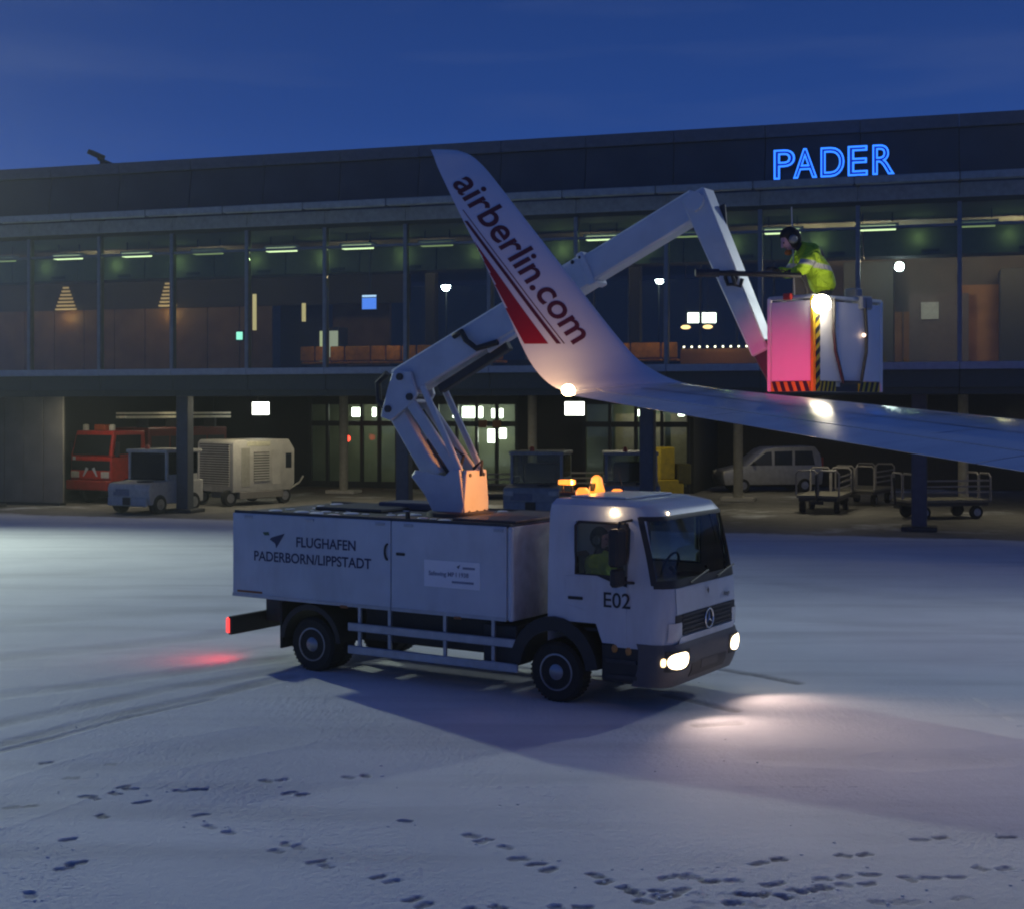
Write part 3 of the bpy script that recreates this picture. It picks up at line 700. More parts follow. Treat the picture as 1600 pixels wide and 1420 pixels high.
decal('red_flash', red_mesh(), M_abred, .003)
decal('stripe', strip_mesh(((722, 326), (867, 539)), ((717, 326), (860, 539))), M_abtext, .004)
decal('stripe', strip_mesh(((728, 326), (873, 539)), ((726.5, 326), (871, 539))), M_abtext, .004)
tm = text_data('airberlin.com', .44, offset=.007, shear=.12, spacing=1.0)
wmax = max(v.co.x for v in tm.vertices); wmin = min(v.co.x for v in tm.vertices)
p0 = Vector(fz(712, 284)); p1 = Vector(fz(887, 542)); dr = (p1-p0); Lg = dr.length; dr.normalize(); upv = Vector((-dr.y, dr.x))
k_ = Lg/(wmax-wmin)
for v in tm.vertices:
    q = p0+dr*((v.co.x-wmin)*k_)+upv*(v.co.y*k_*1.05); v.co = (q.x, q.y, 0)
decal('lettering', tm, M_abtext, .004, 3)
# lamps of the wing
def wp(f_, l_, z): return Vector((f_, l_, z))
st = stations[NW]
MB().sphere((st[1]-.03, st[2]+.0, st[4]+.02), .068, sc=(1.1, .8, .95)).build('position_light', G_warm, ac, smooth=True)
lamp('POINT', 'position_lamp', (st[1]-.22, st[2]-.10, st[4]+.14), 10, (1, .55, .26), ac, .08)
st = stations[NW+5]
MB().sphere((st[0]+.035, st[2]+.02, st[3]-.03), .045, sc=(1.3, .8, .7)).build('navigation_light', G_redl, ac, smooth=True)
lamp('SPOT', 'navigation_lamp', (st[0]+.16, st[2]+.22, st[3]+.06), 230, (1, .03, .12), ac, .05, 60, 1.0, aim=(st[0]+2.2, st[2]+1.8, st[3]-.15))

# ================================================================== de-icing truck (local: x forward, y left/away, z up; origin under front axle)
tk = thing('deicing_truck', 'white de-icing truck with raised folding boom, headlights and amber beacons on', 'truck', (*TRUCK, 0), -TR)
HW = 1.13
def sect(z, kind='cab'):
    if kind == 'cab':
        xf = np.interp(z, [.8, 1.0, 1.3, 1.62, 2.0, 2.50, 2.62, 2.69], [1.55, 1.58, 1.58, 1.56, 1.50, 1.39, 1.28, 1.0])
        w = np.interp(z, [.8, 1.2, 1.7, 2.50, 2.62, 2.69], [HW, HW, HW-.01, HW-.06, HW-.10, HW-.24]); r_ = .26
    else:
        xf = np.interp(z, [.34, .5, .8, .89], [1.52, 1.61, 1.63, 1.60]); w = HW+.005; r_ = .28
    return xf, w, r_
def peri(z, u, off=0.0, kind='cab'):
    """point on the plan outline at height z; u = distance from the nose centre, negative u = near (right-hand) side"""
    xf, w, r_ = sect(z, kind); s_ = 1 if u > 0 else -1; a = abs(u); fl_ = w-r_
    if a <= fl_: p = (xf+off, s_*a)
    elif a <= fl_+r_*math.pi/2:
        t = (a-fl_)/r_; p = (xf-r_+(r_+off)*math.cos(t), s_*(fl_+(r_+off)*math.sin(t)))
    else: p = (xf-r_-(a-fl_-r_*math.pi/2), s_*(w+off))
    return Vector((p[0], p[1], z))
def u_side(x, z, kind='cab'):
    xf, w, r_ = sect(z, kind); return (w-r_)+r_*math.pi/2+(xf-r_-x)
ARC = .26*math.pi/2
def cols(z, kind='cab', back=-.2):
    xf, w, r_ = sect(z, kind); fl_ = w-r_
    half = [0, .3*fl_, .62*fl_, .9*fl_, fl_]+[fl_+r_*math.pi/2*q for q in (.2, .4, .6, .8, 1)]
    xs_ = [1.10, .98, .80, .62, .50, .35, .20, .05, -.06, back]
    out = [peri(z, u, kind=kind) for u in half]
    for x in xs_: out.append(Vector((min(x, xf-r_-.002*(xs_.index(x)+1)) if x > xf-r_ else x, w, z)))
    return out
zrow = [.82, .96, 1.10, 1.25, 1.45, 1.64, 1.72, 1.80, 2.1, 2.34, 2.42, 2.49, 2.56, 2.62, 2.66, 2.69]
rings_c = []
for z in zrow:
    h = cols(z); mir = [Vector((p.x, -p.y, p.z)) for p in h]
    rings_c.append(mir[::-1]+h[1:])
NP = len(rings_c[0]); CH = (NP-1)//2
def skipf(i, j):
    jj = min(abs(j-CH), abs(j+1-CH)); zz0, zz1 = zrow[i], zrow[i+1]
    if zz0 >= 1.64-1e-6 and zz1 <= 2.49+1e-6 and jj < 8: return True          # windscreen
    if zz0 >= 1.72-1e-6 and zz1 <= 2.42+1e-6 and 11 <= jj < 16: return True    # side windows
    if zz1 <= 1.10+1e-6 and 12 <= jj: return True                             # wheel opening
    return False
cab = MB(); cab.loft(rings_c, False, False, skipf)
cab.add(rings_c[-1], [tuple(range(NP))])
cab.add([rings_c[i][0] for i in range(len(zrow))]+[rings_c[i][-1] for i in range(len(zrow))], [(i, i+1, i+1+len(zrow), i+len(zrow)) for i in range(len(zrow)-1)])
cabo = cab.build('cab', M_white, tk, smooth=True)
def patch(name, z0, z1, u0, u1, off, m_, parent, kind='cab', nz=6, nu=12, th=.01, bev=0):
    rr = []
    for i in range(nz+1):
        z = z0+(z1-z0)*i/nz
        rr.append([peri(z, u0+(u1-u0)*j/nu, off, kind) for j in range(nu+1)])
    p = MB(); p.loft(rr, False)
    inner = []
    for i in range(nz+1):
        z = z0+(z1-z0)*i/nz; inner.append([peri(z, u0+(u1-u0)*j/nu, off-th, kind) for j in range(nu+1)])
    p.loft(inner, False)
    for j in range(nu):
        for i in (0, nz): p.add([rr[i][j], rr[i][j+1], inner[i][j+1], inner[i][j]], [(0, 1, 2, 3)])
    for i in range(nz):
        for j in (0, nu): p.add([rr[i][j], rr[i+1][j], inner[i+1][j], inner[i][j]], [(0, 1, 2, 3)])
    return p.build(name, m_, parent, smooth=True)
UW = (HW-.26)+ARC*.8
ws = patch('windscreen', 1.655, 2.48, -UW*.985, UW*.985, -.004, G_cab, tk, th=.006, nu=20)
patch('windscreen_surround', 1.60, 1.70, -UW-.02, UW+.02, .008, M_black, tk, nu=20, nz=2)
patch('windscreen_surround', 2.455, 2.51, -UW-.02, UW+.02, .008, M_black, tk, nu=20, nz=2)
for s_ in (-1, 1):
    patch('windscreen_pillar', 1.64, 2.50, s_*(UW-.03), s_*(UW+.05), .009, M_black, tk, nu=3)
    sw = B(.215, .985, s_*1.06-.006, s_*1.06+.006, 1.735, 2.405).build('door_window', G_cab, tk)
    # door shut lines, sill and handle: door skin stands 4 mm proud
    dr_ = MB()
    for (x0, x1, z0, z1) in ((.10, .985, .84, 1.715),):
        dr_.prism([(.62, .86), (.97, .86), (.97, 1.70), (.07, 1.70), (.07, 1.32), (.35, 1.27), (.52, 1.12)], s_*(HW-.005), s_*(HW+.008), 'y')
    door = dr_.build('door', M_white, tk, .004)
    MB().prism([(.55, 1.722), (.985, 1.722), (.985, 1.60), (.80, 1.64)], s_*(HW+.0085), s_*(HW+.011), 'y').build('window_sill', M_black, door)
    B(.12, .34, s_*(HW+.008), s_*(HW+.03), 1.395, 1.435).build('handle', M_black, door, .008)
    fr = MB().tube([(x, s_*(HW-.01-.03), z) for x, z in ((.20, 1.72), (.20, 2.36), (.25, 2.41), (.93, 2.41), (.99, 2.34), (.99, 1.72), (.20, 1.72))], .018, 6)
    fr.build('window_frame', M_black, tk)
    # fender over the front wheel
    fe = []
    for q in range(15):
        a = R(8+164*q/14); fe.append([(-.10+ra*math.cos(a), s_*yy_, .40+ra*math.sin(a)*1.10) for ra, yy_ in ((.50, .66), (.68, .66), (.68, HW+.045), (.51, HW+.05))])
    MB().loft(fe, True, True).build('fender', M_black, tk, smooth=True)
    stp = MB().box(.60, 1.2, s_*.75, s_*(HW-.01), .36, .86) if s_ > 0 else MB().box(.60, 1.2, -(HW-.01), -.75, .36, .86)
    so = stp.build('step_box', M_black, tk, .02)
    for zt in (.42, .62): B(.68, 1.12, min(s_*(HW-.03), s_*(HW+.02)), max(s_*(HW-.03), s_*(HW+.02)), zt, zt+.05).build('step', M_dark, so)
    MB().sphere((.80, s_*(HW+.0), .80), .045, sc=(1, .5, 1.2)).build('side_lamp', mat('amber_plastic', (.5, .22, .05), .3), tk, smooth=True)
    MB().sphere((1.00, s_*(HW+.0), .78), .045, sc=(1, .5, 1.2)).build('side_lamp', mat('amber_plastic', (.5, .22, .05), .3), tk, smooth=True)
# lettering E02 on the door
text_on('lettering', 'E02', .275, Matrix.Translation((.63, -(HW+.014), 1.33)) @ Matrix.Rotation(R(90), 4, 'X'), M_text, tk, offset=.003)
# front: bonnet panel, grille with slats, emblem, bumper
patch('bonnet_panel', 1.27, 1.595, -.92, .92, .012, M_white, tk, nu=16)
gr = patch('grille', .985, 1.255, -.94, .94, .010, M_black, tk, nu=16)
for z in (1.02, 1.075, 1.13, 1.185, 1.235): patch('slat', z-.008, z+.010, -.78, .78, .03, M_dark, gr, nu=12, nz=1, th=.015)
patch('grille_lip', .875, .975, -.86, .86, .03, M_white, tk, nu=12, nz=2)
em = MB().tube([(1.622, .125*math.cos(R(a)), 1.12+.125*math.sin(R(a))) for a in range(0, 361, 15)], .010, 6).build('emblem', M_chrome, gr)
for a in (90, 210, 330):
    c_, s_ = math.cos(R(a)), math.sin(R(a))
    MB().add([(1.622, .12*c_, 1.12+.12*s_), (1.622, -.02*s_, 1.12+.02*c_), (1.632, 0, 1.12), (1.622, .02*s_, 1.12-.02*c_)], [(0, 1, 2), (0, 2, 3)]).build('emblem_star', M_chrome, gr)
text_on('lettering', 'Atego', .085, Matrix.Translation((1.608, .50, 1.36)) @ Matrix.Rotation(R(90), 4, 'Z') @ Matrix.Rotation(R(90), 4, 'X'), M_text, tk, offset=.002)
MB().add([(1.605, .0, 1.54), (1.605, -.035, 1.49), (1.61, .0, 1.44), (1.605, .035, 1.49)], [(0, 1, 2, 3)]).build('badge', M_dark, tk)
for s_ in (-1, 1): patch('turn_signal', .94, 1.16, s_*.80, s_*1.06, .022, mat('lamp_clear', (.62, .62, .60), .2, coat=.5), tk, nu=6)
zb_ = [.34, .42, .55, .70, .80, .86, .89]
rb = []
for z in zb_:
    h = [peri(z, u, kind='b') for u in np.linspace(0, 1.5, 19)]; rb.append([Vector((p.x, -p.y, p.z)) for p in h[::-1]]+h[1:])
bumper = MB().loft(rb, False); bumper.add(rb[-1], [tuple(range(len(rb[-1])))]); bumper.add(rb[0], [tuple(range(len(rb[0])))])
bo = bumper.build('bumper', mat('bumper_plastic', (.085, .085, .09), .5, dirt=.3), tk, smooth=True)
patch('number_plate', .50, .61, -.26, .26, .012, mat('plate_dark', (.06, .06, .06), .6), bo, 'b', nz=1)
patch('air_intake', .42, .60, -.55, .55, .006, M_black, bo, 'b', nz=2)
for s_ in (-1, 1):
    hl = patch('headlight', .555, .815, s_*.64, s_*1.14, .010, M_black, tk, 'b', nu=10)
    def oval(u0, z0, ru, rz, off, m_):
        p_ = MB(); rr = []
        for k_ in range(5):
            f__ = k_/4; rr.append([peri(z0+rz*f__*math.copysign(abs(math.sin(a_))**.75, math.sin(a_)), s_*(u0+ru*f__*math.copysign(abs(math.cos(a_))**.75, math.cos(a_))), off+.02*(1-f__*f__), 'b') for a_ in [2*math.pi*q/24 for q in range(24)]])
        p_.loft(rr, True); p_.build('lens', m_, hl, smooth=True)
    oval(.89, .685, .21, .105, .016, glow('headlight_lens', (1, .78, .48), 7))
    oval(1.15, .675, .035, .055, .016, glow('headlight_side', (1, .70, .36), 3))
    p = peri(.69, s_*.80, .10, 'b')
    lamp('SPOT', 'headlamp', tuple(p), 85, (1, .72, .60), tk, .05, 120, 1.0, aim=(p.x+3.0, p.y-1.4, -.3))
# wipers, mirrors
for y in (-.5, .35): MB().tube([(1.585, y, 1.64), (1.565, y+.35, 1.70), (1.555, y+.62, 1.74)], .012, 5).build('wiper', M_black, tk)
for s_ in (-1, 1):
    mi = B(.86, 1.0, min(s_*1.17, s_*1.44), max(s_*1.17, s_*1.44), 1.88, 2.36).build('mirror', M_black, tk, .03)
    B(.87, .99, min(s_*1.18, s_*1.42), max(s_*1.18, s_*1.42), 1.62, 1.85).build('wide_mirror', M_black, mi, .03)
    MB().tube([(1.02, s_*1.07, 2.46), (.95, s_*1.28, 2.44), (.93, s_*1.30, 2.2)], .02, 6).build('mirror_arm', M_black, mi)
    MB().tube([(1.08, s_*1.10, 1.66), (.95, s_*1.28, 1.68)], .02, 6).build('mirror_arm', M_black, mi)
# cab interior
ci = B(.75, 1.22, -.98, .98, 1.30, 1.60).build('dashboard', mat('dash_grey', (.16, .16, .17), .7), tk, .05)
MB().tube([(.80+.16*math.sin(R(a))*.45, .52+.23*math.cos(R(a)), 1.70+.20*math.sin(R(a))) for a in range(0, 361, 20)], .018, 6).build('steering_wheel', M_black, tk, smooth=True)
MB().tube([(.80, .52, 1.70), (1.0, .52, 1.5)], .03, 6).build('steering_column', M_black, tk)
for y in (-.5, .5):
    se = B(-.02, .45, y-.26, y+.26, 1.12, 1.26).build('seat', M_dark, tk, .05); B(-.14, -.02, y-.25, y+.25, 1.22, 1.95).build('backrest', M_dark, se, .05)
B(-.15, 1.2, -1.02, 1.02, .98, 1.02).build('cab_floor', M_dark, tk)
# roof: snow dusting rail, beacons, spot lamp
B(-.1, .75, -.7, .7, 2.692, 2.72).build('roof_hatch', M_white, tk, .02)
bb = B(-.85, -.15, .28, .34, 2.64, 2.70).build('beacon_bar', M_dark, tk, .01)
B(-.48, -.18, .40, .70, 2.60, 2.655).build('beacon_base', M_dark, bb, .01)
B(-.46, -.40, -.1, .62, 2.54, 2.60).build('cross_bar', M_dark, bb)
MB().lathe([(.10, 0), (.12, .05), (.095, .14), (.075, .24), (.03, .28)], (-.36, .52, 2.655), 'z', 14).build('beacon', G_amber, bb, smooth=True)
MB().lathe([(.10, 0), (.10, .06), (.06, .11)], (-.42, .22, 2.66), 'z', 14).build('beacon', G_amber, bb, smooth=True)
MB().lathe([(.10, 0), (.10, .05), (.05, .09)], (-.06, .58, 2.655), 'z', 14).build('beacon', G_amber, bb, smooth=True)
MB().lathe([(.045, .06), (.045, .17)], (-.37, .43, 2.655), 'z', 8).build('reflector', M_dark, bb)
B(-.84, -.62, .24, .38, 2.80, 2.87).build('amber_light_bar', G_amber, bb, .01)
for xx in (-.80, -.66): B(xx, xx+.03, .29, .33, 2.66, 2.80).build('light_bar_post', M_dark, bb)
lamp('SPOT', 'beacon_lamp', (-.52, .25, 2.84), 260, (1, .34, .05), tk, .08, 46, .7, aim=(-2.1, .0, 2.74))
lamp('POINT', 'beacon_glow', (-.30, .30, 2.86), 3, (1, .40, .05), tk, .05)
MB().tube([(.1, .5, 2.66), (-.05, .58, 3.05)], .006, 5).build('antenna', M_black, tk)
MB().sphere((.76, -1.075, 2.55), .042).build('bright_spot', G_warm, tk, smooth=True)  # glowing ball in place of the work lamp's reflection on the cab
lamp('POINT', 'spot_glow', (.76, -1.19, 2.57), 1.2, (1, .72, .45), tk, .03)
MB().sphere((1.36, -.72, 2.54), .016).build('bright_spot', G_warm, tk, smooth=True)
# wheels
def wheel(name, x, y, r_, w, s_):
    t = MB().lathe([(r_*.60, 0), (r_*.90, -.01), (r_, .03), (r_, w-.03), (r_*.90, w+.01), (r_*.60, w)], (x, y if s_ > 0 else y-0, .0+r_), 'y', 32)
    e_ = bpy.data.objects.new(name, None); col.objects.link(e_); e_.parent = tk
    t.build('tyre', M_rubber, e_, smooth=True)
    yo = y if s_ < 0 else y+w
    d_ = -1 if s_ < 0 else 1
    def L(prof): return [(a, b_*d_) for a, b_ in prof]
    MB().lathe(L([(r_*.62, -.05), (r_*.62, .01), (r_*.57, .012), (r_*.52, -.04), (r_*.30, -.055), (r_*.26, .005), (r_*.17, .02), (.02, .03)]), (x, yo, r_), 'y', 28).build('rim', M_rim, e_, smooth=True)
    bl = MB()
    for q in range(8):
        a = 2*math.pi*q/8+.2; bl.tube([(x+r_*.4*math.cos(a), yo-.05*d_, r_+r_*.4*math.sin(a)), (x+r_*.4*math.cos(a), yo-.005*d_, r_+r_*.4*math.sin(a))], .016, 6)
    bl.build('wheel_nuts', M_chrome, e_)
    gr_ = MB()
    for q in range(40):
        a = 2*math.pi*q/40; gr_.box(-.012, .012, y+.02, y+w-.02, -.004, .008, Matrix.Translation((x, 0, r_)) @ Matrix.Rotation(a, 4, 'Y') @ Matrix.Translation((0, 0, r_)))
    gr_.build('tread', M_rubber, e_, kind='stuff')
for s_ in (-1, 1):
    y0 = -1.08 if s_ < 0 else .82
    wheel('wheel', -.10, y0, .40, .26, s_)
    wheel('wheel', -4.27, -1.10 if s_ < 0 else .84, .40, .26, s_)
    wheel('wheel', -4.27, -.80 if s_ < 0 else .54, .40, .24, s_)
for x in (-.10, -4.27): MB().tube([(x, -.9, .40), (x, .9, .40)], .09, 10).build('axle', M_dark, tk)
for y in (-.42, .34): B(-5.7, .9, y, y+.08, .62, .86).build('chassis_rail', M_dark, tk)
# tank box body
BXH = 1.2
Z0, Z1 = 1.03, 2.30
B(-5.82, -.84, -BXH+.02, BXH-.02, Z0+.01, Z1-.02).build('tank_body', M_white, tk, .02)
for (x0, x1) in ((-5.85, -2.845), (-2.825, -.90)):
    B(x0, x1, -BXH-.012, -BXH+.018, Z0, Z1).build('side_panel', M_white, tk, .008)
    B(x0, x1, BXH-.018, BXH+.012, Z0, Z1).build('side_panel', M_white, tk, .008)
B(-.885, -.80, -BXH-.012, -BXH+.05, Z0, Z1).build('corner_post', M_white, tk, .02)
B(-.838, -.815, -BXH+.06, BXH-.02, Z0, Z1).build('front_panel', mat('front_panel_shade', (.50, .50, .52), .4, dirt=.4), tk, .008)  # greyer than the sides: shade of this face put into its colour
dk = B(-5.8, -.86, -BXH+.03, BXH-.03, Z1-.019, Z1+.015).build('deck', mat('deck_grip', (.045, .048, .052), .8, var=.35, bump=.4, scale=4, dirt=.5, dirtc=(.2, .2, .4)), tk)
for y in (-BXH+.01, BXH-.07): B(-5.84, -.85, y, y+.06, Z1-.015, Z1+.04).build('deck_rim', M_dark, tk, .01)
B(-5.0, -3.7, -.3, .8, Z1+.016, Z1+.07).build('deck_hatch', M_dark, tk, .02)
B(-4.3, -3.0, .4, 1.0, Z1+.016, Z1+.13).build('deck_locker', mat('blue_grey_tarp', (.06, .07, .11), .7), tk, .02)
B(-2.0, -.95, -.9, .9, Z1+.016, Z1+.055).build('deck_plate', mat('reddish_plate', (.09, .07, .07), .5), tk, .01)
MB().tube([(-2.62, -1.1, Z1), (-2.62, -1.1, Z1+.13)], .035, 8).build('filler_cap', M_black, tk)
ha = MB().tube([(-2.88-.05*math.sin(R(a)), -BXH-.03, 1.86+.11*math.cos(R(a))) for a in range(0, 181, 20)], .016, 6).build('door_handle', M_black, tk)
B(-2.74, -2.58, -BXH-.03, -BXH-.011, 1.82, 1.86).build('door_latch', M_black, tk, .01)
def side_text(s, x, z, size, m_, **k):
    return text_on('lettering', s, size, Matrix.Translation((x, -BXH-.017, z)) @ Matrix.Rotation(R(90), 4, 'X'), m_, tk, **k)
side_text('FLUGHAFEN', -4.59, 1.845, .205, M_navy, offset=.004)
side_text('PADERBORN/LIPPSTADT', -5.42, 1.60, .205, M_navy, offset=.004)
# bird emblem before FLUGHAFEN
MB().add([(x, -BXH-.017, z) for x, z in ((-5.06, 1.96), (-4.80, 2.03), (-4.97, 1.80), (-4.99, 1.87), (-5.10, 1.93))], [(0, 1, 2, 3, 4)]).build('bird_emblem', M_navy, tk)
MB().add([(x, -BXH-.017, z) for x, z in ((-5.24, 2.03), (-5.12, 2.04), (-5.10, 1.99), (-5.2, 1.985))], [(0, 1, 2, 3)]).build('bird_emblem', mat('emblem_green', (.05, .10, .06), .5), tk)
nb = B(-2.25, -1.32, -BXH-.02, -BXH-.011, 1.42, 1.79).build('notice_plate', mat('plate_white', (.82, .83, .85), .4, var=.02), tk)
M_fade = mat('faded_print', (.22, .24, .32), .6)
def note(s, x, z, size): return text_on('lettering', s, size, Matrix.Translation((x, -BXH-.024, z)) @ Matrix.Rotation(R(90), 4, 'X'), M_fade, nb, offset=.002)
note('Safewing MP I 1938', -2.17, 1.58, .085)
for (x0, x1, z0) in ((-1.60, -1.40, 1.69), (-1.78, -1.42, 1.49)): B(x0, x1, -BXH-.0225, -BXH-.0205, z0, z0+.03).build('faded_line', M_fade, nb)
MB().add([(x, -BXH-.0225, z) for x, z in ((-1.70, 1.72), (-1.64, 1.75), (-1.67, 1.69))], [(0, 1, 2)]).build('small_emblem', M_navy, nb)
for (x, w) in ((-3.75, .14), (-1.75, .12)): B(x, x+w, -BXH-.02, -BXH-.0, Z0-.03, Z0+.02).build('side_marker', mat('amber_marker', (.30, .10, .02), .4), tk, .005)
for x in (-5.6, -4.4, -3.1, -2.6, -1.1):
    B(x, x+.16, -BXH-.03, -BXH-.0125, Z1-.07, Z1-.03).build('hinge', M_alu, tk, .005)
B(-5.85, -2.845, -BXH-.020, -BXH-.0125, Z0, Z0+.05).build('sill_strip', M_alu, tk); B(-2.825, -.90, -BXH-.020, -BXH-.0125, Z0, Z0+.05).build('sill_strip', M_alu, tk)
B(-5.75, -5.25, -BXH-.02, -BXH-.0125, Z0+.07, Z0+.10).build('reflector_strip', mat('amber_marker', (.30, .10, .02), .4), tk)
sn = MB()
for k in range(90): sn.sphere((random.uniform(-5.7, -1.0), random.uniform(-1.0, 1.0), Z1+.02), random.uniform(.02, .09), 7, 4, (1.6, 1.3, .25))
sn.build('snow_dusting', mat('lump_snow', (.72, .73, .75), .7), tk, smooth=True, kind='stuff')
for o in list(tk.children):
    if o.name.split('.')[0] in ('tank_body', 'side_panel', 'corner_post', 'front_panel', 'deck', 'deck_rim', 'deck_hatch', 'deck_locker', 'deck_plate', 'filler_cap', 'door_handle', 'door_latch', 'bird_emblem', 'notice_plate', 'side_marker', 'hinge', 'sill_strip', 'reflector_strip', 'snow_dusting') or (o.name.startswith('lettering') and min(v.co.x for v in o.data.vertices) < -2): o.location.x += .10
# underbody
B(-3.4, -1.0, -.95, .95, .52, 1.02).build('pump_housing', M_black, tk, .03)
B(-1.3, -.75, -1.02, -.6, .40, .95).build('battery_box', M_dark, tk, .02)
for (z, h_) in ((.67, .12), (.34, .12)): B(-3.56, -.66, -1.16, -1.12, z, z+h_).build('side_guard_rail', M_alu, tk, .012)
for x in (-3.40, -2.86, -1.90, -1.10): B(x, x+.05, -1.115, -1.08, .34, 1.02).build('side_guard_post', M_alu, tk)
for (z, h_) in ((.67, .12), (.34, .12)): B(-3.56, -.66, 1.12, 1.16, z, z+h_).build('side_guard_rail', M_alu, tk, .012)
rf = []
for q in range(13):
    a = R(5+170*q/12); rf.append([(-4.27+.50*math.cos(a), -1.16, .42+.50*math.sin(a)), (-4.27+.58*math.cos(a), -1.16, .42+.58*math.sin(a)), (-4.27+.58*math.cos(a), -.5, .42+.58*math.sin(a)), (-4.27+.50*math.cos(a), -.5, .42+.50*math.sin(a))])
MB().loft(rf, True, True).build('fender', M_black, tk, smooth=True)
MB().loft([[(p[0], -p[1], p[2]) for p in r_] for r_ in rf], True, True).build('fender', M_black, tk, smooth=True)
for s_ in (-1, 1): B(-4.86, -4.82, min(s_*1.14, s_*.55), max(s_*1.14, s_*.55), .30, 1.0).build('mud_flap', M_rubber, tk)
ub = B(-5.88, -5.80, -1.18, 1.18, .42, .70).build('rear_bar', M_black, tk, .01)
for y in (-.4, .34): B(-5.8, -5.0, y, y+.08, .55, .9).build('rear_bracket', M_dark, tk)
for s_ in (-1, 1):
    tl_ = B(-5.915, -5.882, min(s_*1.17, s_*.90), max(s_*1.17, s_*.90), .44, .68).build('tail_light', G_redl, ub, .01)
    B(-5.91, -5.84, min(s_*1.182, s_*1.19), max(s_*1.182, s_*1.19), .45, .67).build('tail_lens', glow('tail_side', (1, .05, .03), 1.6), ub)
lamp('SPOT', 'tail_lamp', (-5.96, -1.05, .56), 16, (1, .02, .03), tk, .06, 150, 1.0, aim=(-6.6, -1.2, 0))
# turret and folding boom in the centre plane
M_boom = mat('boom_paint', (.56, .59, .62), .4, var=.08, scale=2.5, dirt=.45, dirtc=(.32, .31, .30))
tu = MB().prism([(-2.60, 2.32), (-2.12, 2.32), (-2.08, 2.50), (-2.16, 3.0), (-2.30, 3.02), (-2.42, 2.90), (-2.95, 2.98), (-3.02, 2.88), (-2.78, 2.62)], -.33, -.27, 'y')
tu.prism([(-2.60, 2.32), (-2.12, 2.32), (-2.08, 2.50), (-2.16, 3.0), (-2.30, 3.02), (-2.42, 2.90), (-2.95, 2.98), (-3.02, 2.88), (-2.78, 2.62)], .27, .33, 'y')
tur = tu.build('turret', M_boom, tk, .01)
MB().prism([(-.30, 2.32), (.30, 2.32), (.33, 2.50), (.26, 2.99), (-.26, 2.99), (-.33, 2.50)], -2.14, -2.075, 'x').build('turret_plate', M_boom, tur, .01)
for (y, z) in ((-.18, 2.92), (.18, 2.92), (-.2, 2.38), (.2, 2.38), (0, 2.38)): MB().tube([(-2.08, y, z), (-2.06, y, z)], .028, 8).build('bolt', M_dark, tur)
MB().lathe([(.5, 0), (.5, .06), (.42, .08)], (-2.36, 0, 2.31), 'z', 28).build('slewing_ring', M_dark, tk, smooth=True)
def bar(name, p, q, w, t0, t1, m_, parent, y=0.0, bev=.015):
    """box-section member in the boom plane from p to q (x,z), width w across, depth t0->t1"""
    a = Vector((p[0], 0, p[1])); b_ = Vector((q[0], 0, q[1])); d = (b_-a).normalized(); nn = Vector((-d.z, 0, d.x))
    vs_ = []
    for P, t in ((a, t0), (b_, t1)):
        for sy in (-1, 1):
            for st_ in (-1, 1): vs_.append(P+nn*t/2*st_+Vector((0, y+sy*w/2, 0)))
    return MB().add(vs_, [(0, 1, 3, 2), (4, 6, 7, 5), (0, 4, 5, 1), (2, 3, 7, 6), (0, 2, 6, 4), (1, 5, 7, 3)]).build(name, m_, parent, bev)
E1 = (-3.30, 4.30); E2 = (1.50, 6.62)
bar('lower_arm', (-2.72, 2.86), (-3.50, 3.92), .36, .30, .28, M_boom, tk)
for y in (-.20, .20): bar('link_arm', (-2.24, 2.90), (-3.16, 4.02), .07, .17, .17, M_boom, tk, y)
for y in (-.27, .27): bar('link_rod', (-2.18, 2.98), (-2.86, 4.22), .05, .10, .10, M_boom, tk, y)
cyl = bar('lift_cylinder', (-2.45, 2.85), (-2.9, 3.45), .13, .13, .13, M_dark, tk); bar('piston', (-2.9, 3.45), (-3.2, 3.86), .07, .07, .07, M_chrome, cyl)
el = MB().prism([(-3.66, 3.76), (-3.46, 3.70), (-3.06, 3.98), (-2.98, 4.10), (-3.10, 4.44), (-3.42, 4.46), (-3.52, 4.2)], -.25, -.19, 'y')
el.prism([(-3.66, 3.76), (-3.46, 3.70), (-3.06, 3.98), (-2.98, 4.10), (-3.10, 4.44), (-3.42, 4.46), (-3.52, 4.2)], .19, .25, 'y')
el.build('elbow_plate', M_boom, tk, .012)
bar('elbow_block', (-3.22, 3.96), (-3.24, 4.20), .34, .34, .30, M_boom, tk)
for (x, z) in ((-3.5, 3.88), (-3.1, 4.06), (-3.28, 4.36)): MB().tube([(x, -.29, z), (x, .29, z)], .055, 10).build('pivot_pin', M_dark, tk)
def on(t): return (E1[0]+(E2[0]-E1[0])*t, E1[1]+(E2[1]-E1[1])*t)
bo1 = bar('upper_boom', on(-.03), on(.66), .34, .50, .46, M_boom, tk, bev=.03)
bo2 = bar('telescope', on(.62), on(1.0), .29, .40, .40, M_boom, tk, bev=.03)
bar('boom_collar', on(.645), on(.665), .38, .50, .50, M_boom, bo1)
for t in (.48, .56, .63, .655):
    p = on(t); MB().sphere((p[0]-.09, -.18, p[1]+.16), .03, sc=(1, .5, 1)).build('bolt', M_dark, bo1)
MB().tube([(-2.3, -.1, 3.0), (-2.2, -.16, 3.2), (-2.32, -.2, 3.3), (-2.5, -.18, 3.1)], .025, 6).build('hydraulic_hose', M_black, tk, smooth=True)
MB().tube([(-2.2, .1, 3.0), (-2.05, .1, 3.12), (-2.06, .1, 2.9)], .025, 6).build('hydraulic_hose', M_black, tk, smooth=True)
hz = [Vector((on(.22+.018*q)[0], -.22-.05*math.sin(q*.5), on(.22+.018*q)[1]+.12*math.cos(q*.9)-.16)) for q in range(9)]
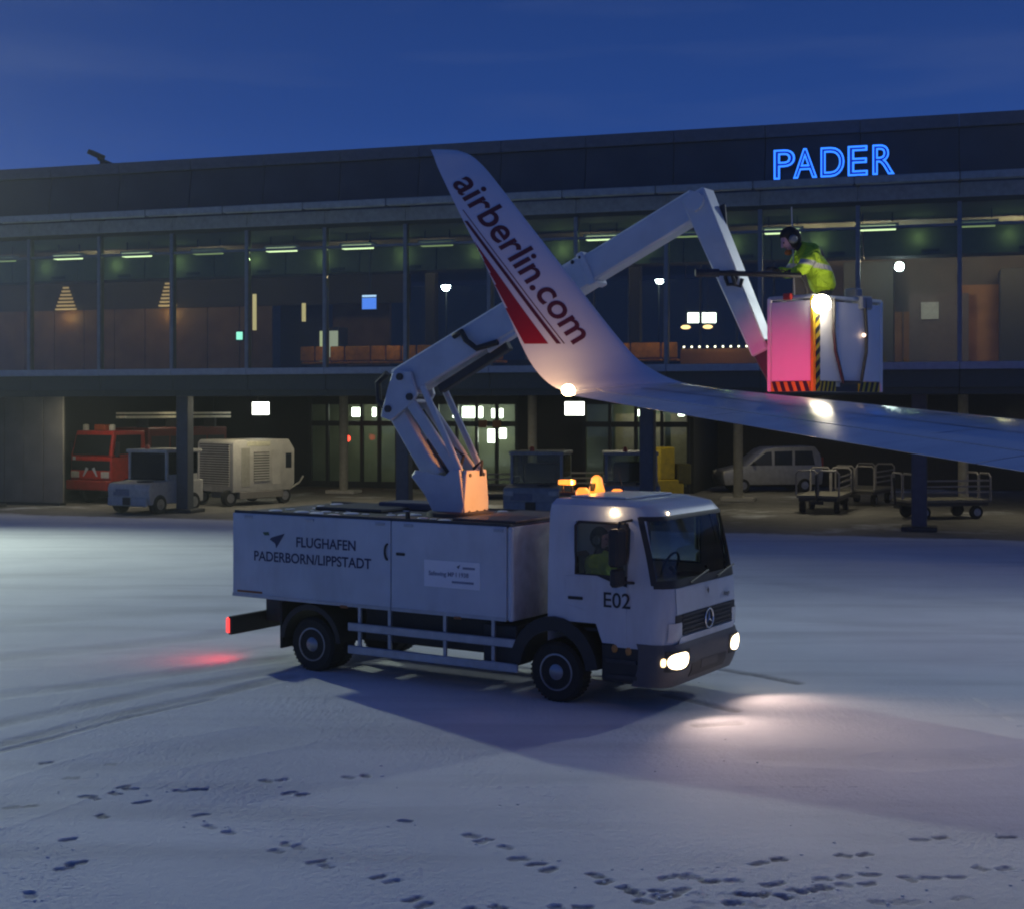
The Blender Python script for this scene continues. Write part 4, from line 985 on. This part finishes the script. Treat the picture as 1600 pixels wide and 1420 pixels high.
MB().tube([(on(.20)[0], -.2, on(.20)[1]+.18), (on(.235)[0], -.26, on(.235)[1]+.16), (on(.255)[0], -.28, on(.255)[1]-.02), (on(.29)[0], -.26, on(.29)[1]-.22), (on(.36)[0], -.22, on(.36)[1]-.30)], .045, 8).build('hose_loop', M_black, bo1, smooth=True)
bar('boom_cylinder', (on(.10)[0]+.1, on(.10)[1]-.36), (on(.36)[0]+.06, on(.36)[1]-.34), .14, .13, .13, M_dark, bo1)
bar('boom_bracket', (on(.30)[0]+.05, on(.30)[1]-.26), (on(.40)[0]+.05, on(.40)[1]-.26), .05, .12, .06, M_boom, bo1, -.12)
MB().tube([(-3.62, -.12, 4.42), (-3.80, -.12, 4.28), (-3.78, -.12, 4.0), (-3.6, -.12, 3.85)], .05, 8).build('hose_loop', M_black, bo1, smooth=True)
J1 = (2.46, 4.55)
bar('jib', (1.44, 6.74), (2.40, 4.60), .34, .36, .24, M_boom, tk, bev=.02)
bar('jib_fin', (1.62, 6.55), (1.78, 6.15), .06, .34, .10, M_dark, tk, .16)
MB().tube([(1.5, -.23, 6.62), (1.5, .23, 6.62)], .13, 12).build('pivot_pin', M_boom, tk)
bar('jib_cylinder', (1.62, 6.3), (2.2, 5.05), .09, .09, .09, M_dark, tk, .24)
bar('basket_knuckle', (2.36, 4.72), (2.62, 4.30), .28, .26, .30, M_dark, tk)
bar('basket_link', (2.40, 4.52), (3.0, 4.30), .2, .16, .14, M_dark, tk)
MB().tube([(1.93, -.2, 5.60), (1.98, -.22, 5.66), (2.06, -.22, 5.66), (2.1, -.22, 5.58), (2.06, -.2, 5.50), (1.97, -.2, 5.5), (1.93, -.2, 5.6)], .025, 6).build('hose_hook', M_black, tk)
# ---- basket (world-placed corner, parented to the truck)
GA = R(42); CX, CY = 3.70, 17.30; BZ = 4.10; BH = 1.17; BW, BD = 1.45, .66
Tm = Matrix.Translation((*TRUCK, 0)) @ Matrix.Rotation(-TR, 4, 'Z')
bk = bpy.data.objects.new('basket', None); col.objects.link(bk); bk.parent = tk
bk.matrix_local = Tm.inverted() @ (Matrix.Translation((CX, CY, BZ)) @ Matrix.Rotation(GA, 4, 'Z'))
M_bask = mat('basket_sheet', (.70, .70, .71), .45, var=.04, scale=2, dirt=.3, dirtc=(.45, .44, .43))
B(0.0, BW, 0, BD, 0, .06).build('floor', M_dark, bk)
B(.10, BW-.02, -.012, .012, .13, BH-.05).build('panel', M_bask, bk, .004)          # camera side
B(-.012, .012, .03, BD-.03, .13, BH-.05).build('panel', M_bask, bk, .004)          # left side
B(BW-.012, BW+.012, .03, BD-.03, .13, BH-.05).build('panel', M_bask, bk, .004)
B(.02, BW-.02, BD-.012, BD+.012, .13, BH-.4).build('panel', M_bask, bk, .004)
for (x, y) in ((0, 0), (BW, 0), (0, BD), (BW, BD)): B(x-.025, x+.025, y-.025, y+.025, 0, BH).build('post', M_bask if (x, y) != (0, 0) else M_yellow, bk, .006)
rl_ = MB(); rl_.tube([(0, 0, BH), (BW, 0, BH), (BW, BD, BH), (0, BD, BH), (0, 0, BH)], .025, 8); rl_.build('hand_rail', M_alu, bk, smooth=True)
def hazard(name, x0, x1, z0, z1, y, ax='x', n_=6, vertical=False):
    base = MB()
    if ax == 'x': base.box(x0, x1, y-.006, y+.006, z0, z1)
    else: base.box(y-.006, y+.006, x0, x1, z0, z1)
    o = base.build(name, M_yellow, bk)
    L = (z1-z0) if vertical else (x1-x0); st_ = L/n_
    for q in range(n_):
        if vertical: p = [(x0, z0+q*st_), (x1, z0+q*st_+(x1-x0)*.8), (x1, min(z1, z0+q*st_+(x1-x0)*.8+st_*.5)), (x0, z0+q*st_+st_*.5)]
        else: p = [(x0+q*st_, z0), (x0+q*st_+st_*.5, z0), (min(x1, x0+q*st_+st_*.9), z1), (min(x1, x0+q*st_+st_*.4), z1)]
        if vertical: p = [(a, min(b_, z1)) for a, b_ in p]
        if ax == 'x': MB().prism(p, y-.010, y-.0065, 'y').build('hazard_stripe', M_black, o)
        else: MB().prism(p, y-.010, y-.0065, 'x').build('hazard_stripe', M_black, o)
hazard('hazard_board', .0, .095, .0, BH-.2, -.028, 'x', 7, True)
hazard('hazard_board', .12, .45, .0, .125, -.010, 'x', 4)
hazard('hazard_board', .95, BW-.04, .0, .125, -.010, 'x', 4)
hazard('hazard_board', .04, BD-.03, .0, .125, -.010, 'y', 5)
MB().tube([(.38, -.04, BH-.02), (.36, -.05, .75), (.40, -.05, .5), (.56, -.05, .12), (.95, -.05, .12), (1.06, -.05, .5), (1.07, -.05, .75), (1.04, -.04, BH+.02)], .022, 8).build('hose', M_black, bk, smooth=True)
B(.95, 1.2, -.06, .1, BH-.12, BH+.05).build('control_box', mat('control_grey', (.25, .26, .28), .5), bk, .02)
B(1.22, 1.36, .2, .4, BH-.02, BH+.18).build('control_box', mat('control_grey', (.25, .26, .28), .5), bk, .02)
MB().sphere((1.0, -.055, .72), .026).build('indicator_lamp', glow('indicator', (1, .7, .5), 3), bk, smooth=True)
wlm = MB().sphere((.03, -.10, BH-.10), .115).build('work_lamp', glow('work_lamp', (1, .88, .66), 45), bk, smooth=True)
lamp('SPOT', 'work_light', (.02, -.26, BH-.13), 150, (1, .74, .52), bk, .10, 96, .7, aim=(-.15, -1.3, -.75))
MB().tube([(.30, .5, BH), (.30, .55, 2.35)], .008, 5).build('antenna', mat('fibre_rod', (.5, .5, .5), .5), bk)
B(-.06, 0.0, .30, .42, BH-.03, BH+.05).build('emergency_button', M_red, bk, .01)
# spray lance
LZ = 1.47
ln = MB().tube([(.16, .30, LZ-.02), (-.35, .72, LZ), (-.68, 1.02, LZ+.01)], .034, 8).build('spray_lance', M_black, bk, smooth=True)
MB().tube([(-.62, .97, LZ+.01), (-.84, 1.17, LZ+.01)], .052, 8).build('nozzle', M_dark, ln, smooth=True)
MB().tube([(-.50, .86, LZ-.02), (-.47, .84, LZ-.14), (-.42, .80, LZ-.16), (-.40, .78, LZ-.06)], .025, 6).build('lance_handle', M_black, ln)
MB().tube([(.16, .30, LZ-.02), (.24, .26, LZ-.2), (.2, .3, LZ-.45)], .02, 6).build('lance_hose', M_black, ln, smooth=True)

# ================================================================== people
M_hivis = mat('hivis_yellow', (.40, .62, .02), .7, var=.12, scale=9, emit=None)
hn_ = M_hivis.node_tree; hN, hL = hn_.nodes, hn_.links; hb = hN['Principled BSDF']
h_tc = hN.new('ShaderNodeTexCoord'); h_mp = hN.new('ShaderNodeMapping'); h_mp.inputs['Rotation'].default_value = (0, R(9), 0); h_sx = hN.new('ShaderNodeSeparateXYZ')
hL.new(h_tc.outputs['Object'], h_mp.inputs[0]); hL.new(h_mp.outputs[0], h_sx.inputs[0])
h_mix = hN.new('ShaderNodeMix'); h_mix.data_type = 'RGBA'; h_mix.inputs['B'].default_value = (.42, .42, .42, 1)
h_cmp = hN.new('ShaderNodeMath'); h_cmp.operation = 'COMPARE'; h_cmp.inputs[1].default_value = 1.30; h_cmp.inputs[2].default_value = .032
hL.new(h_sx.outputs['Z'], h_cmp.inputs[0]); hL.new(h_cmp.outputs[0], h_mix.inputs['Factor'])
hL.new(hb.inputs['Base Color'].links[0].from_socket, h_mix.inputs['A']); hL.new(h_mix.outputs['Result'], hb.inputs['Base Color'])
h_w = hN.new('ShaderNodeTexNoise'); h_w.inputs['Scale'].default_value = 7; h_w.inputs['Distortion'].default_value = 1.5; h_bp = hN.new('ShaderNodeBump'); h_bp.inputs['Strength'].default_value = 1.0; h_bp.inputs['Distance'].default_value = .07
hL.new(h_tc.outputs['Object'], h_w.inputs['Vector']); hL.new(h_w.outputs['Fac'], h_bp.inputs['Height']); hL.new(h_bp.outputs[0], hb.inputs['Normal'])
M_cloth = mat('dark_cloth', (.03, .03, .04), .85)
M_hood = mat('hood_cloth', (.018, .016, .018), .9)
M_skin = mat('skin', (.42, .25, .32), .5, var=.05)
M_refl = mat('reflective_tape', (.45, .45, .45), .35)
def person(label, loc, rz, J, jacket=True, group=None):
    """J: joint dict in metres; local x = facing direction"""
    t = thing('person', label, 'person', loc, rz, group)
    nm = ['pelvis', 'waist', 'chest', 'neck', 'head', 'crown', 'shL', 'elL', 'wrL', 'hdL', 'shR', 'elR', 'wrR', 'hdR', 'hipL', 'knL', 'anL', 'toL', 'hipR', 'knR', 'anR', 'toR']
    rad = dict(pelvis=(.15, .12), waist=(.145, .11), chest=(.17, .13), neck=.058, head=.088, crown=.075, sh=.075, el=.052, wr=.038, hd=.04, hip=.095, kn=.065, an=.05, to=.045)
    js = [(J[k], rad.get(k, rad.get(k[:2] if k[:2] in rad else k[:3], .06))) for k in nm]
    bs = [(0, 1), (1, 2), (2, 3), (3, 4), (4, 5), (2, 6), (6, 7), (7, 8), (8, 9), (2, 10), (10, 11), (11, 12), (12, 13), (0, 14), (14, 15), (15, 16), (16, 17), (0, 18), (18, 19), (19, 20), (20, 21)]
    skin_mesh('body', js, bs, M_cloth, t, 1)
    jr = dict(pelvis=(.23, .20), waist=(.23, .205), chest=(.25, .225), neck=.105, shL=.13, elL=.09, wrL=.06, shR=.13, elR=.09, wrR=.06)
    jn = ['pelvis', 'waist', 'chest', 'neck', 'shL', 'elL', 'wrL', 'shR', 'elR', 'wrR']
    jk = skin_mesh('jacket', [(J[k], jr[k]) for k in jn], [(0, 1), (1, 2), (2, 3), (2, 4), (4, 5), (5, 6), (2, 7), (7, 8), (8, 9)], M_hivis, t, 2)
    h = Vector(J['head']); c = Vector(J['crown']); ax = (c-h).normalized(); fwd = Vector(J.get('face', (1, 0, 0))).normalized(); fwd = (fwd-ax*fwd.dot(ax)).normalized(); side = ax.cross(fwd)
    hd = MB().sphere((0, 0, 0), .108, 16, 12, (1.0, .84, 1.18)); mt = Matrix((fwd, side, ax)).transposed().to_4x4(); ctr = h+ax*.05
    hd.v = [tuple(ctr+mt @ Vector(p)) for p in hd.v]; ho = hd.build('head', M_skin, t, smooth=True)
    def P(a, b_, d): return ctr+mt @ Vector((a, b_, d))
    MB().tube([P(.10, 0, .03), P(.128, 0, -.025)], .014, 6, r2=.02).build('nose', M_skin, ho)
    for s_ in (-1, 1): MB().sphere(tuple(P(.094, s_*.036, .02)), .012).build('eye', M_text, ho)
    MB().tube([P(.098, -.03, -.055), P(.104, 0, -.058), P(.098, .03, -.055)], .007, 5).build('mouth', mat('lips', (.3, .12, .1), .5), ho)
    hood = MB().sphere((0, 0, 0), .135, 16, 12, (1.0, .92, 1.12)); hv = []
    for p in hood.v:
        q = Vector(p)
        if q.x > .075 and q.z < .05: q.x = .075+(q.x-.075)*.1
        hv.append(tuple(ctr+mt @ (q+Vector((-.028, 0, .022)))))
    hood.v = hv; hood.build('hood', M_hood, t, smooth=True)
    for s_ in (-1, 1):
        MB().lathe([(.05, -.03), (.058, 0), (.04, .03)], (0, 0, 0), 'y', 12)
        e_ = MB().lathe([(.05, -.03), (.058, 0), (.04, .03)], (0, 0, 0), 'y', 12); e_.v = [tuple(P(-.005, s_*.125, -.0)+mt @ Vector(p)) for p in e_.v]; e_.build('ear_defender', M_frame, t, smooth=True)
    for nm_ in ('L', 'R'):
        w = Vector(J['wr'+nm_]); hnd = Vector(J['hd'+nm_]); d = (hnd-w).normalized(); u_ = d.cross(Vector((0, 0, 1))).normalized(); v_ = u_.cross(d)
        for q in range(4):
            a = hnd+u_*(.03-.02*q)+d*.03; ln_ = (.036, .042, .04, .03)[q]
            skin_mesh('finger', [(a, .011), (a+d*ln_, .010), (a+d*ln_*1.5-v_*.025, .009), (a+d*ln_*1.2-v_*.05, .008)], [(0, 1), (1, 2), (2, 3)], M_cloth, t, 1)
        a = hnd+u_*.035; skin_mesh('thumb', [(a, .012), (a+u_*.025+d*.02, .011), (a+u_*.02+d*.05-v_*.02, .009)], [(0, 1), (1, 2)], M_cloth, t, 1)
    return t, jk
# worker in the basket: bends towards the lance, facing left
FA = R(180+42-6)
J = dict(pelvis=(-.02, 0, .98), waist=(.0, 0, 1.18), chest=(.11, 0, 1.47), neck=(.30, 0, 1.60), head=(.41, 0, 1.63), crown=(.49, 0, 1.75), face=(1, 0, -.8),
         shL=(.18, -.22, 1.55), elL=(.34, -.27, 1.27), wrL=(.55, -.16, 1.30), hdL=(.62, -.12, 1.32), shR=(.18, .22, 1.55), elR=(.36, .28, 1.28), wrR=(.42, .06, 1.26), hdR=(.48, .02, 1.28),
         hipL=(-.02, -.10, .90), knL=(.05, -.11, .42), anL=(0, -.12, -.10), toL=(.14, -.13, -.145), hipR=(-.02, .10, .90), knR=(.05, .11, .42), anR=(0, .12, -.10), toR=(.14, .13, -.145))
WX, WY = CX+math.cos(GA)*.60-math.sin(GA)*.36, CY+math.sin(GA)*.60+math.cos(GA)*.36
wk, jk = person('person in yellow high visibility jacket and dark hood leaning over the raised basket', (WX+.06, WY, BZ+.25), R(188), J)
MB().sphere((.45, -.02, 1.52), .045, sc=(1, 1.4, .8)).build('orange_collar', mat('orange_cloth', (.6, .16, .02), .7), wk, smooth=True)
# crew member seated in the cab
J2 = dict(pelvis=(.0, 0, .12), waist=(.0, 0, .30), chest=(.03, 0, .55), neck=(.05, 0, .74), head=(.08, 0, .83), crown=(.09, 0, .97), face=(1, 0, -.1),
          shL=(.03, -.20, .64), elL=(.12, -.26, .38), wrL=(.34, -.18, .34), hdL=(.41, -.16, .34), shR=(.03, .20, .64), elR=(.12, .26, .38), wrR=(.34, .18, .34), hdR=(.41, .16, .34),
          hipL=(.06, -.10, .08), knL=(.48, -.11, .12), anL=(.52, -.11, -.14), toL=(.64, -.11, -.17), hipR=(.06, .10, .08), knR=(.48, .11, .12), anR=(.52, .11, -.14), toR=(.64, .11, -.17))
p = Tm @ Vector((.18, -.5, 1.25))
person('person in green high visibility jacket seated in the truck cab', tuple(p), -TR, J2)

# ================================================================== apron vehicles
def simple_wheel(parent, x, y, r_, w, face=-1):
    e_ = MB().lathe([(r_*.55, 0), (r_*.92, -.01), (r_, .03), (r_, w-.03), (r_*.92, w+.01), (r_*.55, w)], (x, y, r_), 'y', 22).build('wheel', M_rubber, parent, smooth=True)
    yo = y if face < 0 else y+w
    MB().lathe([(r_*.56, -.02*face*-1), (r_*.5, .01*face), (r_*.25, .02*face), (.02, .03*face)], (x, yo, r_), 'y', 18).build('rim', M_rim, e_, smooth=True)
    return e_
def place(px, Y): return ((px-800)/2200*Y, Y)
# fire engine: x forward
ft = thing('fire_engine', 'red fire engine with pale roof ladder parked in the left undercroft', 'fire engine', (*place(152, 57.9), 0), R(180+60))
RW = 1.15
B(-1.6, .35, -RW, RW, .9, 1.9).build('cab', M_red, ft, .06, seg=2)
cabtop = MB().loft([[(-1.6, -RW, 1.9), (.35, -RW, 1.9), (.35, RW, 1.9), (-1.6, RW, 1.9)], [(-1.6, -RW+.06, 2.95), (.12, -RW+.1, 2.95), (.12, RW-.1, 2.95), (-1.6, RW-.06, 2.95)]], True, True).build('cab_upper', M_red, ft, .03)
MB().add([(.375, -RW+.12, 1.98), (.375, RW-.12, 1.98), (.185, RW-.16, 2.78), (.185, -RW+.16, 2.78)], [(0, 1, 2, 3)]).add([(.365, -RW+.12, 1.98), (.365, RW-.12, 1.98), (.175, RW-.16, 2.78), (.175, -RW+.16, 2.78)], [(0, 3, 2, 1)]).build('windscreen', mat('dark_window', (.02, .024, .024), .12, var=.05), ft)
for s_ in (-1, 1): MB().prism([(-1.3, 2.0), (.22, 2.0), (.06, 2.78), (-1.3, 2.78)], s_*(RW+.0), s_*(RW+.01), 'y').build('door_window', MATS['dark_window'], ft)
B(.35, .37, -RW+.06, RW-.06, 1.35, 1.74).build('grille', M_black, ft)
B(.352, .385, -RW+.02, RW-.02, 1.02, 1.33).build('front_panel', M_red, ft, .01)
B(.30, .62, -RW-.02, RW+.02, .55, .95).build('bumper', mat('bumper_red', (.33, .03, .02), .5), ft, .04)
MB().prism([(.1, 1.42), (.35, 1.1), (.42, 1.1), (.24, 1.48)], .386, .395, 'x').build('white_flash', M_white, ft)
MB().prism([(-.1, 1.42), (-.35, 1.1), (-.42, 1.1), (-.24, 1.48)], .386, .395, 'x').build('white_flash', M_white, ft)
B(.37, .392, -RW+.15, -RW+.3, 1.76, 1.9).build('emblem', M_white, ft)
for s_ in (-1, 1):
    hl = B(.385, .42, min(s_*.62, s_*1.08), max(s_*.62, s_*1.08), 1.04, 1.3).build('headlight', mat('lamp_silver', (.55, .52, .45), .2), ft, .03)
    MB().lathe([(.13, 0), (.13, .22), (.05, .26)], (-.1, s_*.75, 2.96), 'z', 12).build('beacon', mat('beacon_cream', (.6, .58, .45), .3), ft, smooth=True)
    B(.1, .2, min(s_*1.2, s_*1.4), max(s_*1.2, s_*1.4), 1.9, 2.5).build('mirror', M_black, ft, .02)
B(-.5, -.1, -.3, .3, 2.96, 3.2).build('roof_horn', mat('horn_orange', (.45, .10, .03), .5), ft, .03)
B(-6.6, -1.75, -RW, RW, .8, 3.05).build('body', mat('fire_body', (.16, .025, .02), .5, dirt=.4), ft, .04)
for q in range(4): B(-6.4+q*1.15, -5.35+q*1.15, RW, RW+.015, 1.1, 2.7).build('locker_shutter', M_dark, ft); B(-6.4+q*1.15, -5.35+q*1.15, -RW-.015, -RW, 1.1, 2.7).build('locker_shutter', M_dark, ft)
ld = MB()
for y in (.45, .95): ld.box(-7.0, -.6, y, y+.07, 3.45, 3.55); ld.box(-7.0, -.6, y, y+.07, 3.62, 3.7)
for q in range(19): ld.box(-6.9+q*.34, -6.86+q*.34, .5, .97, 3.47, 3.53)
ldo = ld.build('roof_ladder', mat('ladder_alu', (.75, .70, .52), .45), ft)
for x in (-6, -3.6, -1.9): B(x, x+.1, .4, 1.05, 3.05, 3.45).build('ladder_rest', M_dark, ldo)
for (x, y) in ((-.55, -RW), (-.55, RW-.3), (-5.2, -RW), (-5.2, RW-.3)): simple_wheel(ft, x, y, .52, .3, -1 if y < 0 else 1)
# tow tractor with cab
def tow_tractor(label, loc, rz, m_main, low=1.0, group=None, cabw=.85):
    t = thing('tow_tractor', label, 'tow tractor', loc, rz, group)
    H = 2.35*low
    MB().prism([(-1.5, .35), (1.45, .35), (1.5, .95), (1.42, 1.12), (.45, 1.2), (-1.5, 1.2)], -1.0, 1.0, 'y').build('body', m_main, t, .05, seg=2)
    B(1.46, 1.56, -.95, .95, .30, .62).build('bumper', m_main, t, .03)
    B(1.5, 1.60, -.18, .18, .35, .62).build('tow_hitch', M_black, t, .01)
    B(.8, 1.2, .15, .6, 1.165, 1.20).build('vent', M_black, t)
    B(1.47, 1.50, -.72, .05, .68, .92).build('grille', mat('grille_grey', (.20, .21, .24), .5), t)
    for (x, y) in ((.42, -.9), (.42, .9), (-1.3, -.9), (-1.3, .9)): B(x-.05, x+.05, y-.05, y+.05, 1.2, H-.12).build('cab_post', m_main, t, .01)
    B(-1.45, .55, -1.0, 1.0, H-.13, H).build('cab_roof', m_main, t, .05, seg=2)
    B(.43, .445, -.85, .85, 1.22, H-.14).build('windscreen', G_cab, t)
    for s_ in (-1, 1):
        d_ = B(-1.2, .36, s_*.955-.02, s_*.955+.02, 1.16, 1.42).build('door', m_main, t, .008)
        B(-1.22, .36, s_*.95-.006, s_*.95+.006, 1.43, H-.16).build('door_window', G_cab, t)
        B(1.44, 1.52, min(s_*.62, s_*.95), max(s_*.62, s_*.95), .82, 1.02).build('headlight', MATS['lamp_silver'], t, .02)
    B(-.9, -.3, -.6, .6, 1.0, 1.9).build('seat', M_black, t, .05)
    B(-1.33, -1.31, -.85, .85, 1.22, H-.14).build('rear_window', G_cab, t)
    MB().lathe([(.09, 0), (.09, .1), (.04, .17)], (.25, -.2, H), 'z', 12).build('beacon', mat('beacon_red', (.5, .06, .03), .3), t, smooth=True)
    for (x, y) in ((.9, -1.02), (.9, .76), (-.95, -1.02), (-.95, .76)): simple_wheel(t, x, y, .36, .26, -1 if y < 0 else 1)
    return t
tow_tractor('pale grey tow tractor with boxy cab before the red fire engine', (*place(244, 53.0), 0), R(180+62), mat('tug_cream', (.50, .48, .42), .5, dirt=.5, dirtc=(.22, .2, .16)), 1.0, 'tow tractors on the apron')
tow_tractor('grey cab tractor parked behind the truck boom turret', (*place(842, 50.5), 0), R(180+78), mat('tractor_grey', (.36, .36, .34), .6, dirt=.3), 1.0, 'tow tractors on the apron')
tow_tractor('white framed cab tractor parked left of the dark column behind the truck', (*place(985, 51.5), 0), R(180+88), mat('tractor_white', (.40, .40, .39), .6, dirt=.3), .98, 'tow tractors on the apron')
# ground power unit on a trailer
gp = thing('ground_power_unit', 'beige louvred ground unit on trailer wheels behind the left column', 'ground unit', (*place(364, 55.6), 0), R(50))
GW, GL = 2.25, 3.2
MB().prism([(0, .55), (GL-.2, .55), (GL, .8), (GL, 2.2), (GL-.3, 2.62), (.12, 2.62), (0, 2.5)], 0, GW, 'y').build('housing', M_beige, gp, .06, True, 2)
M_gap = mat('louvre_gap', (.09, .085, .07), .7)
lp = B(-.008, .0, .22, GW-.15, .78, 2.45).build('louvre_panel', M_gap, gp)
for q in range(17): B(-.05, -.009, .20, GW-.13, .79+q*.098, .79+q*.098+.055, ).build('louvre', M_beige, lp)
lp = B(1.05, 1.85, -.008, .0, .95, 2.12).build('louvre_panel', M_gap, gp)
for q in range(11): B(1.05, 1.85, -.05, -.009, .97+q*.105, 1.025+q*.105).build('louvre', M_beige, lp)
B(.42, .85, -.012, .0, .75, 2.3).build('access_door', mat('gpu_door', (.36, .34, .27), .5), gp, .005)
B(2.0, 2.45, -.014, .0, .8, 2.2).build('access_door', M_beige, gp, .005)
B(2.72, 3.02, -.012, .0, 1.45, 2.05).build('window', MATS['dark_window'], gp)
B(.35, 2.6, -.015, 1.8, .28, .56).build('skirt', mat('gpu_skirt', (.22, .20, .17), .6), gp, .02)
B(.7, 1.9, -.012, .0, 2.36, 2.54).build('lit_band', mat('lit_band_paint', (.70, .66, .45), .4), gp, .01)  # paler band: light from above painted on the housing
for (x, y) in ((.0, .15), (.0, GW-.35), (2.7, .02), (2.7, GW-.25)): simple_wheel(gp, x, y, .33, .22, -1)
MB().tube([(-.1, GW-.3, .5), (-.4, GW-.2, .9), (-.25, GW-.2, 1.3)], .03, 6).build('drawbar', M_dark, gp)
MB().tube([(GL-.05, .4, .5), (GL+.7, .5, .8), (GL+.9, .5, 1.05)], .04, 6).build('drawbar', M_beige, gp)
# van
vn = thing('van', 'silver compact van parked deep under the terminal behind an inner column', 'van', (*place(1200, 66.0), 0), R(180+8))
VW = .95
prof = [(2.35, .35), (2.45, .75), (2.30, 1.02), (1.35, 1.22), (.45, 1.95), (.1, 2.06), (-1.95, 2.10), (-2.22, 1.75), (-2.35, .9), (-2.3, .35)]
MB().prism(prof, -VW, VW, 'y').build('body', mat('van_silver', (.36, .36, .38), .35, metal=.3, dirt=.3), vn, .06, True, 2)
for s_ in (-1, 1):
    MB().prism([(1.2, 1.24), (.42, 1.84), (.15, 1.88), (.12, 1.24)], s_*VW, s_*(VW+.012), 'y').build('door_window', mat('van_window', (.05, .055, .07), .1), vn)
    MB().prism([(.0, 1.24), (.0, 1.88), (-.85, 1.90), (-.85, 1.24)], s_*VW, s_*(VW+.012), 'y').build('side_window', MATS['dark_window'], vn)
    MB().prism([(-.98, 1.24), (-.98, 1.90), (-1.8, 1.90), (-1.95, 1.24)], s_*VW, s_*(VW+.012), 'y').build('side_window', MATS['dark_window'], vn)
    B(2.2, 2.44, min(s_*.6, s_*.92), max(s_*.6, s_*.92), .78, .98).build('headlight', MATS['lamp_silver'], vn, .03)
    B(-2.36, -2.28, min(s_*.75, s_*.96), max(s_*.75, s_*.96), 1.1, 1.6).build('tail_light', mat('tail_plastic', (.25, .02, .02), .3), vn, .02)
    B(.9, 1.05, min(s_*.97, s_*1.12), max(s_*.97, s_*1.12), 1.25, 1.42).build('mirror', M_black, vn, .02)
for (x, y) in ((1.5, -VW-.02), (1.5, VW-.18), (-1.45, -VW-.02), (-1.45, VW-.18)): simple_wheel(vn, x, y, .32, .2, -1 if y < 0 else 1)
# baggage carts
M_cartf = mat('cart_tube', (.30, .28, .25), .5, dirt=.3); M_cartb = mat('cart_bed', (.07, .065, .06), .7); M_carttop = mat('cart_deck', (.17, .16, .13), .7)
def cart(label, loc, rz):
    t = thing('baggage_cart', label, 'baggage cart', loc, rz, 'baggage carts under the terminal edge')
    B(-1.5, 1.5, -.78, .78, .58, .68).build('bed', M_carttop, t, .015)
    B(-1.45, 1.45, -.7, .7, .46, .578).build('chassis', M_cartb, t)
    for x in (-1.48, 1.48):
        for (a, b_) in ((-.78, -.02), (.02, .78)):
            MB().tube([(x, a, .66), (x, a, 1.48), (x, a+.1, 1.58), (x, b_-.1, 1.58), (x, b_, 1.48), (x, b_, .66)], .036, 6).build('end_frame', M_cartf, t, smooth=True)
    for z in (.92, 1.12, 1.32): B(-1.45, 1.45, .75, .78, z, z+.06).build('side_rail', M_cartf, t)
    for (x, y) in ((-1.0, -.72), (-1.0, .56), (1.0, -.72), (1.0, .56)): simple_wheel(t, x, y, .24, .16, -1 if y < 0 else 1)
    MB().tube([(1.5, 0, .45), (1.75, 0, .5), (1.82, 0, 1.45)], .04, 6).build('drawbar', M_black, t)
    B(1.62, 1.70, -.25, .25, .36, .5).build('hitch', M_black, t, .01)
    return t
def cart_copy(src, label, loc, rz):
    c = copy_tree(src); c.location = loc; c.rotation_euler = (0, 0, rz); c['label'] = label; return c
c0 = cart('baggage cart with pale tubular frames, nearest the inner column', (*place(1288, 53.2), 0), R(180+68))
cart_copy(c0, 'second baggage cart coupled behind the first under the wing', (*place(1352, 57.2), 0), R(180+60))
cart_copy(c0, 'low baggage cart standing right of the front column under the wing', (*place(1470, 50.0), 0), R(180+12))
cart_copy(c0, 'baggage cart behind the boom turret, left of the grey cab tractor', (*place(790, 53.5), 0), R(5))
cart_copy(c0, 'baggage cart between the two cab tractors behind the beacons', (*place(912, 54.5), 0), R(8))
# yellow loader behind the column
yl = thing('belt_loader', 'yellow loader with white box standing right of the dark middle column', 'loader', (*place(1040, 55.5), 0), R(190))
B(-.6, .6, -.5, .5, .4, 1.1).build('body', M_yellow, yl, .04)
B(-.25, .35, -.45, .45, 1.1, 2.35).build('mast', M_yellow, yl, .04)
B(-.9, -.35, -.3, .5, .9, 1.7).build('cab', mat('loader_dark', (.10, .09, .02), .6), yl, .04)
B(-.55, .45, -.75, -.5, .85, 1.5).build('white_box', M_whitedull, yl, .02)
for (x, y) in ((-.45, -.6), (.4, -.6), (-.45, .4), (.4, .4)): simple_wheel(yl, x, y, .28, .2)

# ================================================================== thin haze, added to lift dark tones and give lamps a glow
hz_ = B(-610, 610, -50, 910, -1.2, 46).build('haze', None, None, kind='stuff')
hm = bpy.data.materials.new('haze'); hm.use_nodes = True; hn = hm.node_tree.nodes; hn.clear()
ho_ = hn.new('ShaderNodeOutputMaterial'); hv_ = hn.new('ShaderNodeVolumePrincipled')
hv_.inputs['Color'].default_value = (.9, .92, .95, 1); hv_.inputs['Density'].default_value = HAZE; hv_.inputs['Anisotropy'].default_value = .6
hm.node_tree.links.new(hv_.outputs[0], ho_.inputs['Volume']); hz_.data.materials.append(hm)
